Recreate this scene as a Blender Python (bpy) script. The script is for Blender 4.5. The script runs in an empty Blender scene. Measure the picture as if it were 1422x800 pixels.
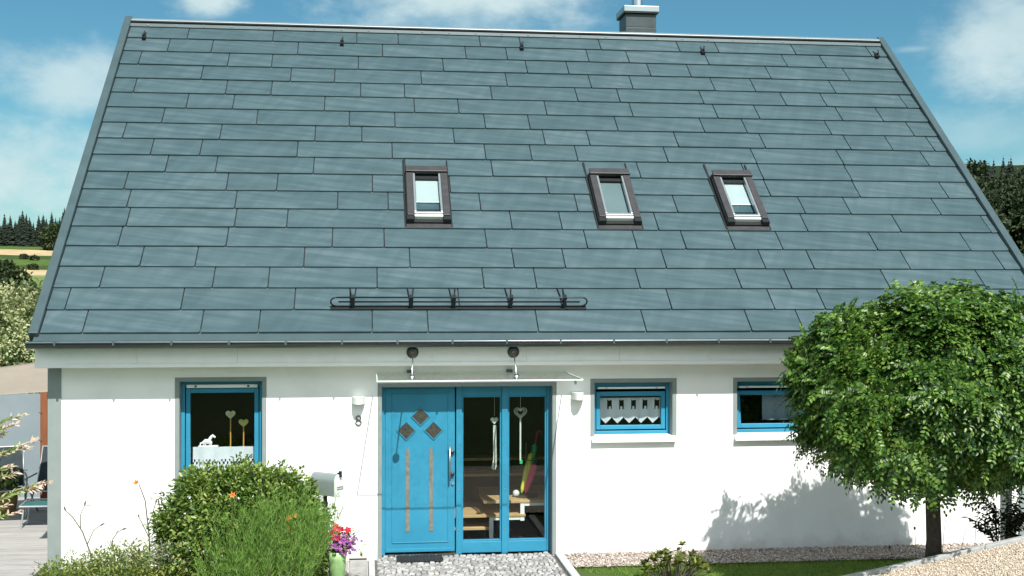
import bpy, math, random
import numpy as np
from mathutils import Vector, Matrix
random.seed(7); rng = np.random.default_rng(11)
R = math.radians
scene = bpy.context.scene
COL = scene.collection

# ------------------------------------------------------------------ materials
def new_mat(name):
    m = bpy.data.materials.new(name); m.use_nodes = True
    nt = m.node_tree; nt.nodes.clear()
    out = nt.nodes.new('ShaderNodeOutputMaterial')
    return m, nt, out
def N(nt, t, **kw):
    n = nt.nodes.new(t)
    for k, v in kw.items():
        if k.startswith('_'): setattr(n, k[1:], v)
        else: n.inputs[k.replace('__', ' ')].default_value = v
    return n
def ramp(nt, stops, interp='LINEAR'):
    r = nt.nodes.new('ShaderNodeValToRGB'); r.color_ramp.interpolation = interp
    e = r.color_ramp.elements
    while len(e) < len(stops): e.new(0.5)
    for i, (p, c) in enumerate(stops):
        e[i].position = p; e[i].color = (c[0], c[1], c[2], 1)
    return r
def plain(name, col, rough=.5, metal=0., var=.12, scale=6., bump=0., bscale=80., spec=.5, coat=0.):
    """painted / rendered / metal surface with a little unevenness of tone and relief"""
    m, nt, out = new_mat(name)
    b = N(nt, 'ShaderNodeBsdfPrincipled', Roughness=rough, Metallic=metal)
    b.inputs['Specular IOR Level'].default_value = spec
    b.inputs['Coat Weight'].default_value = coat
    tc = N(nt, 'ShaderNodeTexCoord')
    no = N(nt, 'ShaderNodeTexNoise', Scale=scale, Detail=6., Roughness=.6)
    nt.links.new(tc.outputs['Object'], no.inputs['Vector'])
    lo = [c*(1-var) for c in col]; hi = [min(1, c*(1+var)) for c in col]
    r = ramp(nt, [(.3, lo), (.7, hi)])
    nt.links.new(no.outputs['Fac'], r.inputs['Fac']); nt.links.new(r.outputs['Color'], b.inputs['Base Color'])
    if bump:
        n2 = N(nt, 'ShaderNodeTexNoise', Scale=bscale, Detail=3.)
        nt.links.new(tc.outputs['Object'], n2.inputs['Vector'])
        bp = N(nt, 'ShaderNodeBump', Strength=bump, Distance=.01)
        nt.links.new(n2.outputs['Fac'], bp.inputs['Height']); nt.links.new(bp.outputs['Normal'], b.inputs['Normal'])
    nt.links.new(b.outputs['BSDF'], out.inputs['Surface'])
    return m
def leaf_mat(name, dark, mid, light, trans=.35, rough=.45, scale=1.6):
    m, nt, out = new_mat(name)
    g = N(nt, 'ShaderNodeNewGeometry'); tc = N(nt, 'ShaderNodeTexCoord')
    no = N(nt, 'ShaderNodeTexNoise', Scale=scale, Detail=2.)
    nt.links.new(tc.outputs['Object'], no.inputs['Vector'])
    mx = N(nt, 'ShaderNodeMath', _operation='MULTIPLY_ADD'); mx.inputs[1].default_value = .6
    nt.links.new(g.outputs['Random Per Island'], mx.inputs[0])
    m2 = N(nt, 'ShaderNodeMath', _operation='MULTIPLY'); m2.inputs[1].default_value = .45
    nt.links.new(no.outputs['Fac'], m2.inputs[0]); nt.links.new(m2.outputs[0], mx.inputs[2])
    r = ramp(nt, [(.15, dark), (.5, mid), (.85, light)])
    nt.links.new(mx.outputs[0], r.inputs['Fac'])
    b = N(nt, 'ShaderNodeBsdfPrincipled', Roughness=rough)
    b.inputs['Specular IOR Level'].default_value = .4
    t = N(nt, 'ShaderNodeBsdfTranslucent')
    br = N(nt, 'ShaderNodeHueSaturation', Value=1.25, Saturation=1.05)
    nt.links.new(r.outputs['Color'], b.inputs['Base Color'])
    nt.links.new(r.outputs['Color'], br.inputs['Color']); nt.links.new(br.outputs['Color'], t.inputs['Color'])
    ms = N(nt, 'ShaderNodeMixShader', Fac=trans)
    nt.links.new(b.outputs['BSDF'], ms.inputs[1]); nt.links.new(t.outputs['BSDF'], ms.inputs[2])
    nt.links.new(ms.outputs['Shader'], out.inputs['Surface'])
    return m
def glass_mat(name, tint=(.86, .92, .92), refl=1.0, rough=0., dirt=False):
    m, nt, out = new_mat(name)
    tr = N(nt, 'ShaderNodeBsdfTransparent', Color=(*tint, 1))
    gl = N(nt, 'ShaderNodeBsdfGlossy', Roughness=rough)
    gm = N(nt, 'ShaderNodeNewGeometry'); io = N(nt, 'ShaderNodeMapRange')       # same reflectance from both sides of the sheet
    io.inputs['To Min'].default_value = 1.5; io.inputs['To Max'].default_value = 1/1.5
    nt.links.new(gm.outputs['Backfacing'], io.inputs['Value'])
    fr = N(nt, 'ShaderNodeFresnel'); nt.links.new(io.outputs[0], fr.inputs['IOR'])
    mu = N(nt, 'ShaderNodeMath', _operation='MULTIPLY', _use_clamp=True); mu.inputs[1].default_value = refl
    nt.links.new(fr.outputs[0], mu.inputs[0])
    if dirt:                                                           # pollen and dried rain drops on the sheet
        tc = N(nt, 'ShaderNodeTexCoord'); no = N(nt, 'ShaderNodeTexNoise', Scale=17., Detail=4., Roughness=.7, Distortion=.8)
        nt.links.new(tc.outputs['Object'], no.inputs['Vector'])
        r = ramp(nt, [(.50, tint), (.62, (.84, .87, .86))]); nt.links.new(no.outputs['Fac'], r.inputs['Fac']); nt.links.new(r.outputs['Color'], tr.inputs['Color'])
    ms = N(nt, 'ShaderNodeMixShader')
    nt.links.new(mu.outputs[0], ms.inputs['Fac'])
    nt.links.new(tr.outputs[0], ms.inputs[1]); nt.links.new(gl.outputs[0], ms.inputs[2])
    nt.links.new(ms.outputs[0], out.inputs['Surface'])
    return m

def roof_mat():
    """stucco-embossed coated aluminium; every panel a shade of its own, faint diagonal creases whose sheen is put into the colour"""
    m, nt, out = new_mat('roof_aluminium')
    b = N(nt, 'ShaderNodeBsdfPrincipled', Roughness=.44, Metallic=.0)
    b.inputs['Specular IOR Level'].default_value = .6
    g = N(nt, 'ShaderNodeNewGeometry'); uv = N(nt, 'ShaderNodeUVMap', _uv_map='UVMap')
    off = N(nt, 'ShaderNodeMath', _operation='MULTIPLY'); off.inputs[1].default_value = 37.
    nt.links.new(g.outputs['Random Per Island'], off.inputs[0])
    cmb = N(nt, 'ShaderNodeCombineXYZ'); nt.links.new(off.outputs[0], cmb.inputs['X']); nt.links.new(off.outputs[0], cmb.inputs['Y'])
    add = N(nt, 'ShaderNodeVectorMath', _operation='ADD')
    nt.links.new(uv.outputs['UV'], add.inputs[0]); nt.links.new(cmb.outputs[0], add.inputs[1])
    def streak(rot, sc, detail, width):
        mp = N(nt, 'ShaderNodeMapping', _vector_type='TEXTURE'); mp.inputs['Rotation'].default_value = (0, 0, rot); mp.inputs['Scale'].default_value = (1/sc[0], 1/sc[1], 1)
        nt.links.new(add.outputs[0], mp.inputs['Vector'])
        n = N(nt, 'ShaderNodeTexNoise', Scale=1., Detail=detail, Roughness=.55)
        nt.links.new(mp.outputs[0], n.inputs['Vector'])
        q = N(nt, 'ShaderNodeMapRange', _interpolation_type='SMOOTHSTEP'); q.inputs['From Min'].default_value = .5-width; q.inputs['From Max'].default_value = .5+width
        nt.links.new(n.outputs['Fac'], q.inputs['Value']); return q
    s1 = streak(R(-11), (.8, 9., 1), 2., .15)      # long shallow creases and their sheen, running down along the panel
    s2 = streak(R(66), (.9, 6., 1), 1.5, .16)    # and steep ones across it
    s3 = streak(0, (1.2, 1.6, 1), 2., .4)
    def madd(a, k, c):
        x = N(nt, 'ShaderNodeMath', _operation='MULTIPLY_ADD'); x.inputs[1].default_value = k
        nt.links.new(a, x.inputs[0])
        if isinstance(c, float): x.inputs[2].default_value = c
        else: nt.links.new(c, x.inputs[2])
        return x.outputs[0]
    h = madd(s1.outputs['Result'], .34, 0.); h = madd(s2.outputs['Result'], .17, h); h = madd(s3.outputs['Result'], .22, h)
    rp = madd(g.outputs['Random Per Island'], .17, -.085)
    v = N(nt, 'ShaderNodeMath', _operation='ADD'); nt.links.new(h, v.inputs[0]); nt.links.new(rp, v.inputs[1])
    r = ramp(nt, [(.0, ROOF_LO), (.55, ROOF_MID), (1., ROOF_HI)])
    mr = N(nt, 'ShaderNodeMapRange'); mr.inputs['From Min'].default_value = -.12; mr.inputs['From Max'].default_value = .95
    nt.links.new(v.outputs[0], mr.inputs['Value']); nt.links.new(mr.outputs[0], r.inputs['Fac'])
    nt.links.new(r.outputs['Color'], b.inputs['Base Color'])  # base colour carries the painted sheen of the creases
    fine = N(nt, 'ShaderNodeTexNoise', Scale=160., Detail=2.)
    nt.links.new(uv.outputs['UV'], fine.inputs['Vector'])
    hh = madd(fine.outputs['Fac'], .06, h)
    bp = N(nt, 'ShaderNodeBump', Strength=.45, Distance=.012)
    nt.links.new(hh, bp.inputs['Height']); nt.links.new(bp.outputs['Normal'], b.inputs['Normal'])
    nt.links.new(b.outputs['BSDF'], out.inputs['Surface'])
    return m
ROOF_LO = (.029, .056, .065); ROOF_MID = (.051, .088, .099); ROOF_HI = (.094, .132, .146)

def door_mat():
    m = plain('blue_lacquer', (.028, .205, .325), rough=.36, var=.09, scale=3., bump=.05, bscale=140., spec=.3)
    return m
def ground_mat():
    m, nt, out = new_mat('ground_cover')
    b = N(nt, 'ShaderNodeBsdfPrincipled', Roughness=.95)
    b.inputs['Specular IOR Level'].default_value = .1
    tc = N(nt, 'ShaderNodeTexCoord')
    no = N(nt, 'ShaderNodeTexNoise', Scale=.35, Detail=8., Roughness=.65)
    nt.links.new(tc.outputs['Object'], no.inputs['Vector'])
    r = ramp(nt, [(.3, (.035, .062, .015)), (.55, (.06, .095, .026)), (.75, (.10, .105, .04))])
    nt.links.new(no.outputs['Fac'], r.inputs['Fac']); nt.links.new(r.outputs['Color'], b.inputs['Base Color'])
    nt.links.new(b.outputs[0], out.inputs['Surface']); return m
def field_mat():
    """meadows and cut grain fields across the valley, in strips"""
    m, nt, out = new_mat('far_fields')
    b = N(nt, 'ShaderNodeBsdfPrincipled', Roughness=1.)
    b.inputs['Specular IOR Level'].default_value = .05
    tc = N(nt, 'ShaderNodeTexCoord'); sp = N(nt, 'ShaderNodeSeparateXYZ')
    nt.links.new(tc.outputs['Object'], sp.inputs[0])
    no = N(nt, 'ShaderNodeTexNoise', Scale=.02, Detail=4.)
    nt.links.new(tc.outputs['Object'], no.inputs['Vector'])
    a = N(nt, 'ShaderNodeMath', _operation='MULTIPLY_ADD'); a.inputs[1].default_value = 26.
    nt.links.new(no.outputs['Fac'], a.inputs[0]); nt.links.new(sp.outputs['Y'], a.inputs[2])
    mr = N(nt, 'ShaderNodeMapRange'); mr.inputs['From Min'].default_value = 100.; mr.inputs['From Max'].default_value = 500.
    nt.links.new(a.outputs[0], mr.inputs['Value'])
    def p(y): return (y+13-100)/400
    gr = (.075, .12, .03); gd = (.045, .075, .022); ta = (.42, .33, .19); lg = (.13, .19, .06)
    r = ramp(nt, [(0, gd), (p(185), lg), (p(243), (.20, .22, .09)), (p(250), ta), (p(278), gd), (p(300), gr), (p(333), gd), (p(352), ta), (p(384), gr)], 'CONSTANT')
    nt.links.new(mr.outputs[0], r.inputs['Fac'])
    sd = N(nt, 'ShaderNodeMapRange'); sd.inputs['From Min'].default_value = -10.; sd.inputs['From Max'].default_value = 20.
    nt.links.new(sp.outputs['X'], sd.inputs['Value'])
    fo = N(nt, 'ShaderNodeMix', _data_type='RGBA'); fo.inputs[7].default_value = (.02, .03, .012, 1)      # forest floor on the right-hand hill
    nt.links.new(sd.outputs[0], fo.inputs[0]); nt.links.new(r.outputs['Color'], fo.inputs[6]); r = fo; r_out = fo.outputs[2]
    n2 = N(nt, 'ShaderNodeTexNoise', Scale=.25, Detail=5.); nt.links.new(tc.outputs['Object'], n2.inputs['Vector'])
    r2 = ramp(nt, [(.3, (.75, .75, .75)), (.7, (1.15, 1.15, 1.15))]); nt.links.new(n2.outputs['Fac'], r2.inputs['Fac'])
    mx = N(nt, 'ShaderNodeMix', _data_type='RGBA', _blend_type='MULTIPLY'); mx.inputs[0].default_value = 1.
    nt.links.new(r_out, mx.inputs[6]); nt.links.new(r2.outputs['Color'], mx.inputs[7])
    nt.links.new(mx.outputs[2], b.inputs['Base Color'])
    nt.links.new(b.outputs[0], out.inputs['Surface']); return m
def stone_mat(name, stops, rough=.85):
    m, nt, out = new_mat(name)
    b = N(nt, 'ShaderNodeBsdfPrincipled', Roughness=rough); b.inputs['Specular IOR Level'].default_value = .3
    g = N(nt, 'ShaderNodeNewGeometry'); tc = N(nt, 'ShaderNodeTexCoord')
    r = ramp(nt, stops); nt.links.new(g.outputs['Random Per Island'], r.inputs['Fac'])
    no = N(nt, 'ShaderNodeTexNoise', Scale=45., Detail=5.); nt.links.new(tc.outputs['Object'], no.inputs['Vector'])
    r2 = ramp(nt, [(.3, (.72, .72, .72)), (.7, (1.1, 1.1, 1.1))]); nt.links.new(no.outputs['Fac'], r2.inputs['Fac'])
    mx = N(nt, 'ShaderNodeMix', _data_type='RGBA', _blend_type='MULTIPLY'); mx.inputs[0].default_value = 1.
    nt.links.new(r.outputs['Color'], mx.inputs[6]); nt.links.new(r2.outputs['Color'], mx.inputs[7])
    nt.links.new(mx.outputs[2], b.inputs['Base Color'])
    bp = N(nt, 'ShaderNodeBump', Strength=.4, Distance=.004)
    nt.links.new(no.outputs['Fac'], bp.inputs['Height']); nt.links.new(bp.outputs['Normal'], b.inputs['Normal'])
    nt.links.new(b.outputs[0], out.inputs['Surface']); return m
def wood_mat(name, a, c, axis=(1., 14., 14.), rough=.6):
    m, nt, out = new_mat(name)
    b = N(nt, 'ShaderNodeBsdfPrincipled', Roughness=rough)
    tc = N(nt, 'ShaderNodeTexCoord'); mp = N(nt, 'ShaderNodeMapping'); mp.inputs['Scale'].default_value = axis
    nt.links.new(tc.outputs['Object'], mp.inputs['Vector'])
    no = N(nt, 'ShaderNodeTexNoise', Scale=2., Detail=6., Roughness=.6); nt.links.new(mp.outputs[0], no.inputs['Vector'])
    g = N(nt, 'ShaderNodeNewGeometry')
    ad = N(nt, 'ShaderNodeMath', _operation='MULTIPLY_ADD'); ad.inputs[1].default_value = .25
    nt.links.new(g.outputs['Random Per Island'], ad.inputs[0]); nt.links.new(no.outputs['Fac'], ad.inputs[2])
    r = ramp(nt, [(.35, a), (.85, c)]); nt.links.new(ad.outputs[0], r.inputs['Fac'])
    nt.links.new(r.outputs['Color'], b.inputs['Base Color'])
    bp = N(nt, 'ShaderNodeBump', Strength=.2, Distance=.003)
    nt.links.new(no.outputs['Fac'], bp.inputs['Height']); nt.links.new(bp.outputs['Normal'], b.inputs['Normal'])
    nt.links.new(b.outputs[0], out.inputs['Surface']); return m
def wall_mat():
    """white mineral render: fine grain, faint trowel marks, a little dirt"""
    m, nt, out = new_mat('white_render')
    b = N(nt, 'ShaderNodeBsdfPrincipled', Roughness=.9); b.inputs['Specular IOR Level'].default_value = .15
    tc = N(nt, 'ShaderNodeTexCoord')
    n1 = N(nt, 'ShaderNodeTexNoise', Scale=1.3, Detail=7., Roughness=.62); nt.links.new(tc.outputs['Object'], n1.inputs['Vector'])
    r = ramp(nt, [(.25, (.72, .73, .72)), (.5, (.81, .815, .81)), (.8, (.84, .84, .835))])
    nt.links.new(n1.outputs['Fac'], r.inputs['Fac'])
    sp = N(nt, 'ShaderNodeSeparateXYZ'); nt.links.new(tc.outputs['Object'], sp.inputs[0])
    n3 = N(nt, 'ShaderNodeTexNoise', Scale=5., Detail=6., Roughness=.7); nt.links.new(tc.outputs['Object'], n3.inputs['Vector'])
    hz = N(nt, 'ShaderNodeMath', _operation='MULTIPLY_ADD'); hz.inputs[1].default_value = -.5      # rain splash: ragged band of soil on the lowest render
    nt.links.new(n3.outputs['Fac'], hz.inputs[0]); nt.links.new(sp.outputs['Z'], hz.inputs[2])
    dr = N(nt, 'ShaderNodeMapRange', _interpolation_type='SMOOTHSTEP'); dr.inputs['From Min'].default_value = -.32; dr.inputs['From Max'].default_value = .02; dr.inputs['To Min'].default_value = .55; dr.inputs['To Max'].default_value = 0.
    nt.links.new(hz.outputs[0], dr.inputs['Value'])
    dm = N(nt, 'ShaderNodeMix', _data_type='RGBA'); dm.inputs[7].default_value = (.42, .38, .33, 1)
    nt.links.new(dr.outputs[0], dm.inputs[0]); nt.links.new(r.outputs['Color'], dm.inputs[6]); nt.links.new(dm.outputs[2], b.inputs['Base Color'])
    n2 = N(nt, 'ShaderNodeTexNoise', Scale=220., Detail=3.); nt.links.new(tc.outputs['Object'], n2.inputs['Vector'])
    bp = N(nt, 'ShaderNodeBump', Strength=.25, Distance=.004)
    nt.links.new(n2.outputs['Fac'], bp.inputs['Height']); nt.links.new(bp.outputs['Normal'], b.inputs['Normal'])
    nt.links.new(b.outputs[0], out.inputs['Surface']); return m

M = dict(
    wall=wall_mat(), roof=roof_mat(), blue=door_mat(), ground=ground_mat(), fields=field_mat(),
    board=plain('white_board', (.80, .81, .80), .5, var=.03, bump=.05, bscale=30.),
    white=plain('white_paint', (.80, .80, .79), .45, var=.04),
    grey=plain('grey_trim', (.20, .235, .23), .7, var=.06, bump=.1, bscale=150.),
    sheet=plain('anthracite_sheet', (.048, .078, .085), .42, var=.12, scale=3., bump=.12, bscale=5.),
    chimney_sheet=plain('dark_cladding_sheet', (.032, .048, .053), .45, var=.25, scale=3., bump=.25, bscale=9.),
    gutter=plain('gutter_metal', (.045, .058, .060), .4, var=.1),
    bead=plain('bright_metal_edge', (.34, .39, .40), .35, metal=.6, var=.06),
    dark=plain('dark_underside', (.008, .011, .012), .8, var=.1),
    black=plain('black_steel', (.010, .012, .013), .45, var=.2),
    steel=plain('brushed_steel', (.55, .57, .57), .28, metal=1., var=.08),
    darksteel=plain('dark_steel', (.10, .10, .10), .35, metal=.7, var=.2),
    taupe=plain('taupe_cladding', (.036, .035, .037), .5, var=.25, scale=9.),
    lamp=plain('lamp_white', (.62, .65, .62), .5, var=.03),
    glass=glass_mat('window_glass', (.93, .96, .96), .62),
    coated=glass_mat('coated_window_glass', (.80, .86, .88), 2.6),
    skyglass=glass_mat('skylight_glass', (.93, .97, .97), .5),
    clear=glass_mat('canopy_glass', (.985, .99, .985), .2, dirt=True),
    edge=plain('glass_edge', (.72, .80, .76), .25, var=.03),
    blind=plain('white_blind', (.36, .40, .40), .8, var=.03),
    greyblind=plain('grey_blind', (.115, .15, .155), .7, var=.14, scale=2.),
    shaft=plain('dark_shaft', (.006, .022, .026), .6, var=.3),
    room=plain('room_shade', (.020, .018, .016), .9, var=.15),  # darkness of the unlit rooms put into the wall and ceiling colour
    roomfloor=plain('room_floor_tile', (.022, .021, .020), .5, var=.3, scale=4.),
    tread=wood_mat('oak_tread', (.42, .25, .11), (.60, .40, .20)),
    lace=plain('white_lace', (.56, .58, .60), .9, var=.05, bump=.4, bscale=300.),
    dpane=plain('bronze_pane', (.034, .032, .024), .18, var=.5, scale=30., bump=.5, bscale=120., spec=.8),
    slit=plain('frosted_slit_pane', (.155, .155, .135), .3, var=.3, scale=20., bump=.3, bscale=90.),
    rubber=plain('black_rubber', (.012, .017, .020), .9, var=.3, bump=.6, bscale=150.),
    mailgrey=plain('mailbox_grey', (.23, .275, .275), .4, metal=.25, var=.06),
    lime=plain('lime_green_glaze', (.24, .40, .17), .35, var=.25, scale=9.),
    vase_pale=plain('pale_green_glaze', (.42, .58, .36), .4, var=.3, scale=11.),
    bark=plain('bark', (.042, .034, .026), .95, var=.45, scale=14., bump=.9, bscale=40.),
    stem=plain('green_stem', (.07, .10, .03), .7, var=.25),
    drystem=plain('dry_stem', (.10, .085, .06), .8, var=.3),
    robinia=leaf_mat('robinia_leaf', (.010, .040, .008), (.050, .125, .018), (.185, .285, .05), .28, .38),
    bush=leaf_mat('bush_leaf', (.020, .058, .010), (.10, .18, .030), (.34, .41, .11), .36, .32),
    feather=leaf_mat('feathery_leaf', (.07, .17, .028), (.20, .40, .075), (.38, .52, .14), .5, .5),
    weed=leaf_mat('weed_leaf', (.05, .10, .022), (.15, .22, .045), (.36, .36, .11), .4, .6),
    silver=leaf_mat('silver_leaf', (.10, .13, .09), (.22, .25, .17), (.36, .38, .28), .3, .7),
    shrublet=leaf_mat('glossy_leaf', (.025, .055, .010), (.085, .125, .020), (.21, .21, .045), .3, .3),
    darkplant=leaf_mat('dark_leaf', (.010, .016, .008), (.020, .030, .012), (.035, .05, .018), .2, .5),
    willow=leaf_mat('willow_leaf', (.09, .16, .03), (.22, .30, .07), (.50, .54, .28), .4, .5),
    blush=leaf_mat('blush_leaf', (.50, .48, .30), (.62, .46, .38), (.74, .68, .58), .4, .5),
    elder=leaf_mat('elder_leaf', (.06, .09, .03), (.13, .17, .06), (.23, .26, .11), .35, .5),
    elderflower=leaf_mat('cream_flower', (.28, .32, .14), (.40, .43, .22), (.54, .56, .34), .3, .8),
    conifer=leaf_mat('conifer_needles', (.006, .013, .008), (.012, .022, .012), (.022, .036, .016), .1, .8, .2),
    broad=leaf_mat('broadleaf', (.016, .032, .010), (.034, .058, .018), (.06, .085, .028), .2, .7, .5),
    mixed=leaf_mat('hill_leaf', (.010, .022, .008), (.024, .042, .013), (.042, .062, .02), .2, .7, .3),
    grass=leaf_mat('lawn_blade', (.06, .14, .02), (.14, .25, .04), (.25, .33, .07), .4, .6, 3.),
    cobble=stone_mat('cobble_granite', [(0, (.20, .20, .20)), (.5, (.31, .31, .305)), (1, (.43, .425, .41))]),
    joint=plain('joint_sand', (.10, .095, .085), .95, var=.4, scale=40., bump=.5, bscale=120.),
    pebble=stone_mat('wall_gravel', [(0, (.20, .15, .125)), (.4, (.36, .30, .26)), (.8, (.50, .45, .40)), (1, (.62, .58, .54))]),
    chip=stone_mat('path_gravel', [(0, (.30, .23, .16)), (.3, (.54, .46, .36)), (.8, (.66, .58, .48)), (1, (.74, .68, .60))]),
    bed=plain('gravel_bed', (.54, .46, .36), .95, var=.3, scale=60., bump=.8, bscale=150.),
    bedgrey=plain('grey_gravel_bed', (.46, .42, .39), .95, var=.35, scale=60., bump=.8, bscale=150.),
    kerb=plain('kerb_stone', (.40, .41, .41), .85, var=.18, scale=12., bump=.4, bscale=90.),
    slab=plain('grey_slab', (.27, .27, .26), .85, var=.2, scale=7., bump=.4, bscale=90.),
    deck=wood_mat('weathered_deck', (.235, .228, .215), (.35, .34, .325), (1.5, 14., 14.), .8),
    fence=plain('grey_fence_panel', (.185, .225, .245), .6, var=.07, scale=2.),
    rust=wood_mat('red_brown_post', (.15, .045, .016), (.23, .08, .028), (14., 14., 1.2), .7),
    sail=plain('beige_sailcloth', (.235, .205, .165), .9, var=.06, bump=.2, bscale=200.),
    alu=plain('aluminium_tube', (.34, .36, .37), .4, metal=.4, var=.05),
    textile=plain('charcoal_textile', (.018, .030, .036), .85, var=.2, bump=.3, bscale=200.),
    teal=plain('teal_textile', (.02, .10, .095), .85, var=.2),
    basket=wood_mat('basket_weave', (.16, .10, .035), (.30, .20, .08), (20., 20., 8.), .9),
    orange=plain('orange_petal', (.70, .15, .02), .6, var=.2, scale=30.),
    crimson=plain('crimson_petal', (.42, .012, .035), .6, var=.3, scale=30.),
    purple=plain('purple_petal', (.25, .055, .26), .6, var=.4, scale=30.),
    whitepetal=plain('white_petal', (.75, .75, .70), .7, var=.1),
    heartgold=plain('straw_heart', (.52, .47, .14), .7, var=.2, scale=60.),
    stick=plain('wood_stick', (.50, .27, .05), .7, var=.15),
    wire=plain('pale_wire', (.55, .57, .48), .6, var=.25, scale=40.),
    umb_yellow=plain('lime_umbrella', (.60, .62, .06), .6, var=.35, scale=50.),
    umb_green=plain('green_umbrella', (.03, .42, .16), .6, var=.3, scale=50.),
    umb_pink=plain('pink_umbrella', (.75, .06, .20), .6, var=.3, scale=50.),
)

# ------------------------------------------------------------------ mesh helpers
ORG = {}
class MB:
    def __init__(s): s.v = []; s.f = []; s.uv = []
    def add(s, vs, fs, T=None):
        o = len(s.v)
        s.v += [tuple(T(*p)) if T else tuple(p) for p in vs]
        s.f += [tuple(i+o for i in f) for f in fs]
        return s
    def box(s, x0, x1, y0, y1, z0, z1, T=None):
        v = [(x0, y0, z0), (x1, y0, z0), (x1, y1, z0), (x0, y1, z0), (x0, y0, z1), (x1, y0, z1), (x1, y1, z1), (x0, y1, z1)]
        return s.add(v, [(3, 2, 1, 0), (4, 5, 6, 7), (0, 1, 5, 4), (1, 2, 6, 5), (2, 3, 7, 6), (3, 0, 4, 7)], T)
    def frame(s, x0, x1, z0, z1, w, y0, y1, wb=None, wt=None):
        """rectangular frame of four butted bars in the xz plane"""
        wb = wb or w; wt = wt or w
        s.box(x0, x0+w, y0, y1, z0, z1); s.box(x1-w, x1, y0, y1, z0, z1)
        s.box(x0+w, x1-w, y0, y1, z0, z0+wb); s.box(x0+w, x1-w, y0, y1, z1-wt, z1); return s
    def tube(s, path, r, n=8, T=None):
        P = [Vector(T(*p)) if T else Vector(p) for p in path]; rings = []
        rr = r if isinstance(r, (list, tuple)) else [r]*len(P)
        o = len(s.v)
        for i, p in enumerate(P):
            d = (P[min(i+1, len(P)-1)]-P[max(i-1, 0)]).normalized()
            a = d.orthogonal().normalized() if i == 0 else (rings[-1]-d*rings[-1].dot(d)).normalized()
            rings.append(a); b = d.cross(a)
            for k in range(n):
                t = 2*math.pi*k/n; s.v.append(tuple(p+(a*math.cos(t)+b*math.sin(t))*rr[i]))
        for i in range(len(P)-1):
            for k in range(n):
                s.f.append((o+i*n+k, o+i*n+(k+1) % n, o+(i+1)*n+(k+1) % n, o+(i+1)*n+k))
        s.f.append(tuple(o+k for k in reversed(range(n)))); s.f.append(tuple(o+(len(P)-1)*n+k for k in range(n)))
        return s
    def lathe(s, prof, c, n=20, axis='z'):
        o = len(s.v)
        for r, z in prof:
            for k in range(n):
                t = 2*math.pi*k/n; a, b = r*math.cos(t), r*math.sin(t)
                s.v.append((c[0]+a, c[1]+b, c[2]+z) if axis == 'z' else (c[0]+a, c[1]+z, c[2]+b))
        for i in range(len(prof)-1):
            for k in range(n):
                s.f.append((o+i*n+k, o+i*n+(k+1) % n, o+(i+1)*n+(k+1) % n, o+(i+1)*n+k))
        s.f.append(tuple(o+k for k in reversed(range(n)))); s.f.append(tuple(o+(len(prof)-1)*n+k for k in range(n)))
        return s
    def prism(s, poly, y0, y1):
        """outline in xz extruded along y"""
        n = len(poly)
        return s.add([(x, y0, z) for x, z in poly]+[(x, y1, z) for x, z in poly],
                     [tuple(range(n)), tuple(reversed(range(n, 2*n)))]+[(i+n, (i+1) % n+n, (i+1) % n, i) for i in range(n)])
    def build(s, name, mat, parent=None, smooth=False, bevel=0.):
        V = np.array(s.v, dtype=np.float32).reshape(-1, 3)
        return make(name, V, s.f, mat, parent, smooth, bevel)
def make(name, V, F, mat, parent=None, smooth=False, bevel=0.):
    org = ORG.get(parent.name if parent else None, (0, 0, 0))
    me = bpy.data.meshes.new(name)
    V = np.asarray(V, dtype=np.float32)-np.array(org, dtype=np.float32)
    own = (0, 0, 0)
    if parent is None:                                   # a top-level mesh gets its origin at its own base
        own = (float((V[:, 0].min()+V[:, 0].max())/2), float((V[:, 1].min()+V[:, 1].max())/2), float(V[:, 2].min()))
        V = V-np.array(own, dtype=np.float32)
    if isinstance(F, np.ndarray):
        k = F.shape[1]; nf = F.shape[0]
        me.vertices.add(len(V)); me.vertices.foreach_set('co', V.ravel())
        me.loops.add(nf*k); me.loops.foreach_set('vertex_index', F.ravel().astype(np.int32))
        me.polygons.add(nf); me.polygons.foreach_set('loop_start', np.arange(0, nf*k, k, dtype=np.int32))
        me.polygons.foreach_set('loop_total', np.full(nf, k, dtype=np.int32)); me.update(calc_edges=True)
    else:
        me.from_pydata([tuple(map(float, p)) for p in V], [], F); me.update()
    if smooth: me.polygons.foreach_set('use_smooth', np.ones(len(me.polygons), dtype=bool))
    me.materials.append(mat)
    o = bpy.data.objects.new(name, me); COL.objects.link(o); o.location = own
    ORG[o.name] = org if parent else own
    if parent: o.parent = parent
    if bevel:
        b = o.modifiers.new('bevel', 'BEVEL'); b.width = bevel; b.segments = 2; b.limit_method = 'ANGLE'; b.angle_limit = R(40)
    return o
def tag(o, label, cat, group=None):
    o['label'] = label; o['category'] = cat
    if group: o['group'] = group
    return o
def thing(name, label, cat, loc, group=None):
    o = bpy.data.objects.new(name, None); COL.objects.link(o); o.location = loc; o.empty_display_size = .2
    ORG[o.name] = tuple(loc); return tag(o, label, cat, group)
def struct(o, kind='structure'): o['kind'] = kind; return o
def clone(o, name=None, parent=None):
    c = o.copy(); COL.objects.link(c)
    if parent: c.parent = parent
    for ch in [x for x in bpy.data.objects if x.parent == o and x != c]: clone(ch, None, c)
    return c

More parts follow.
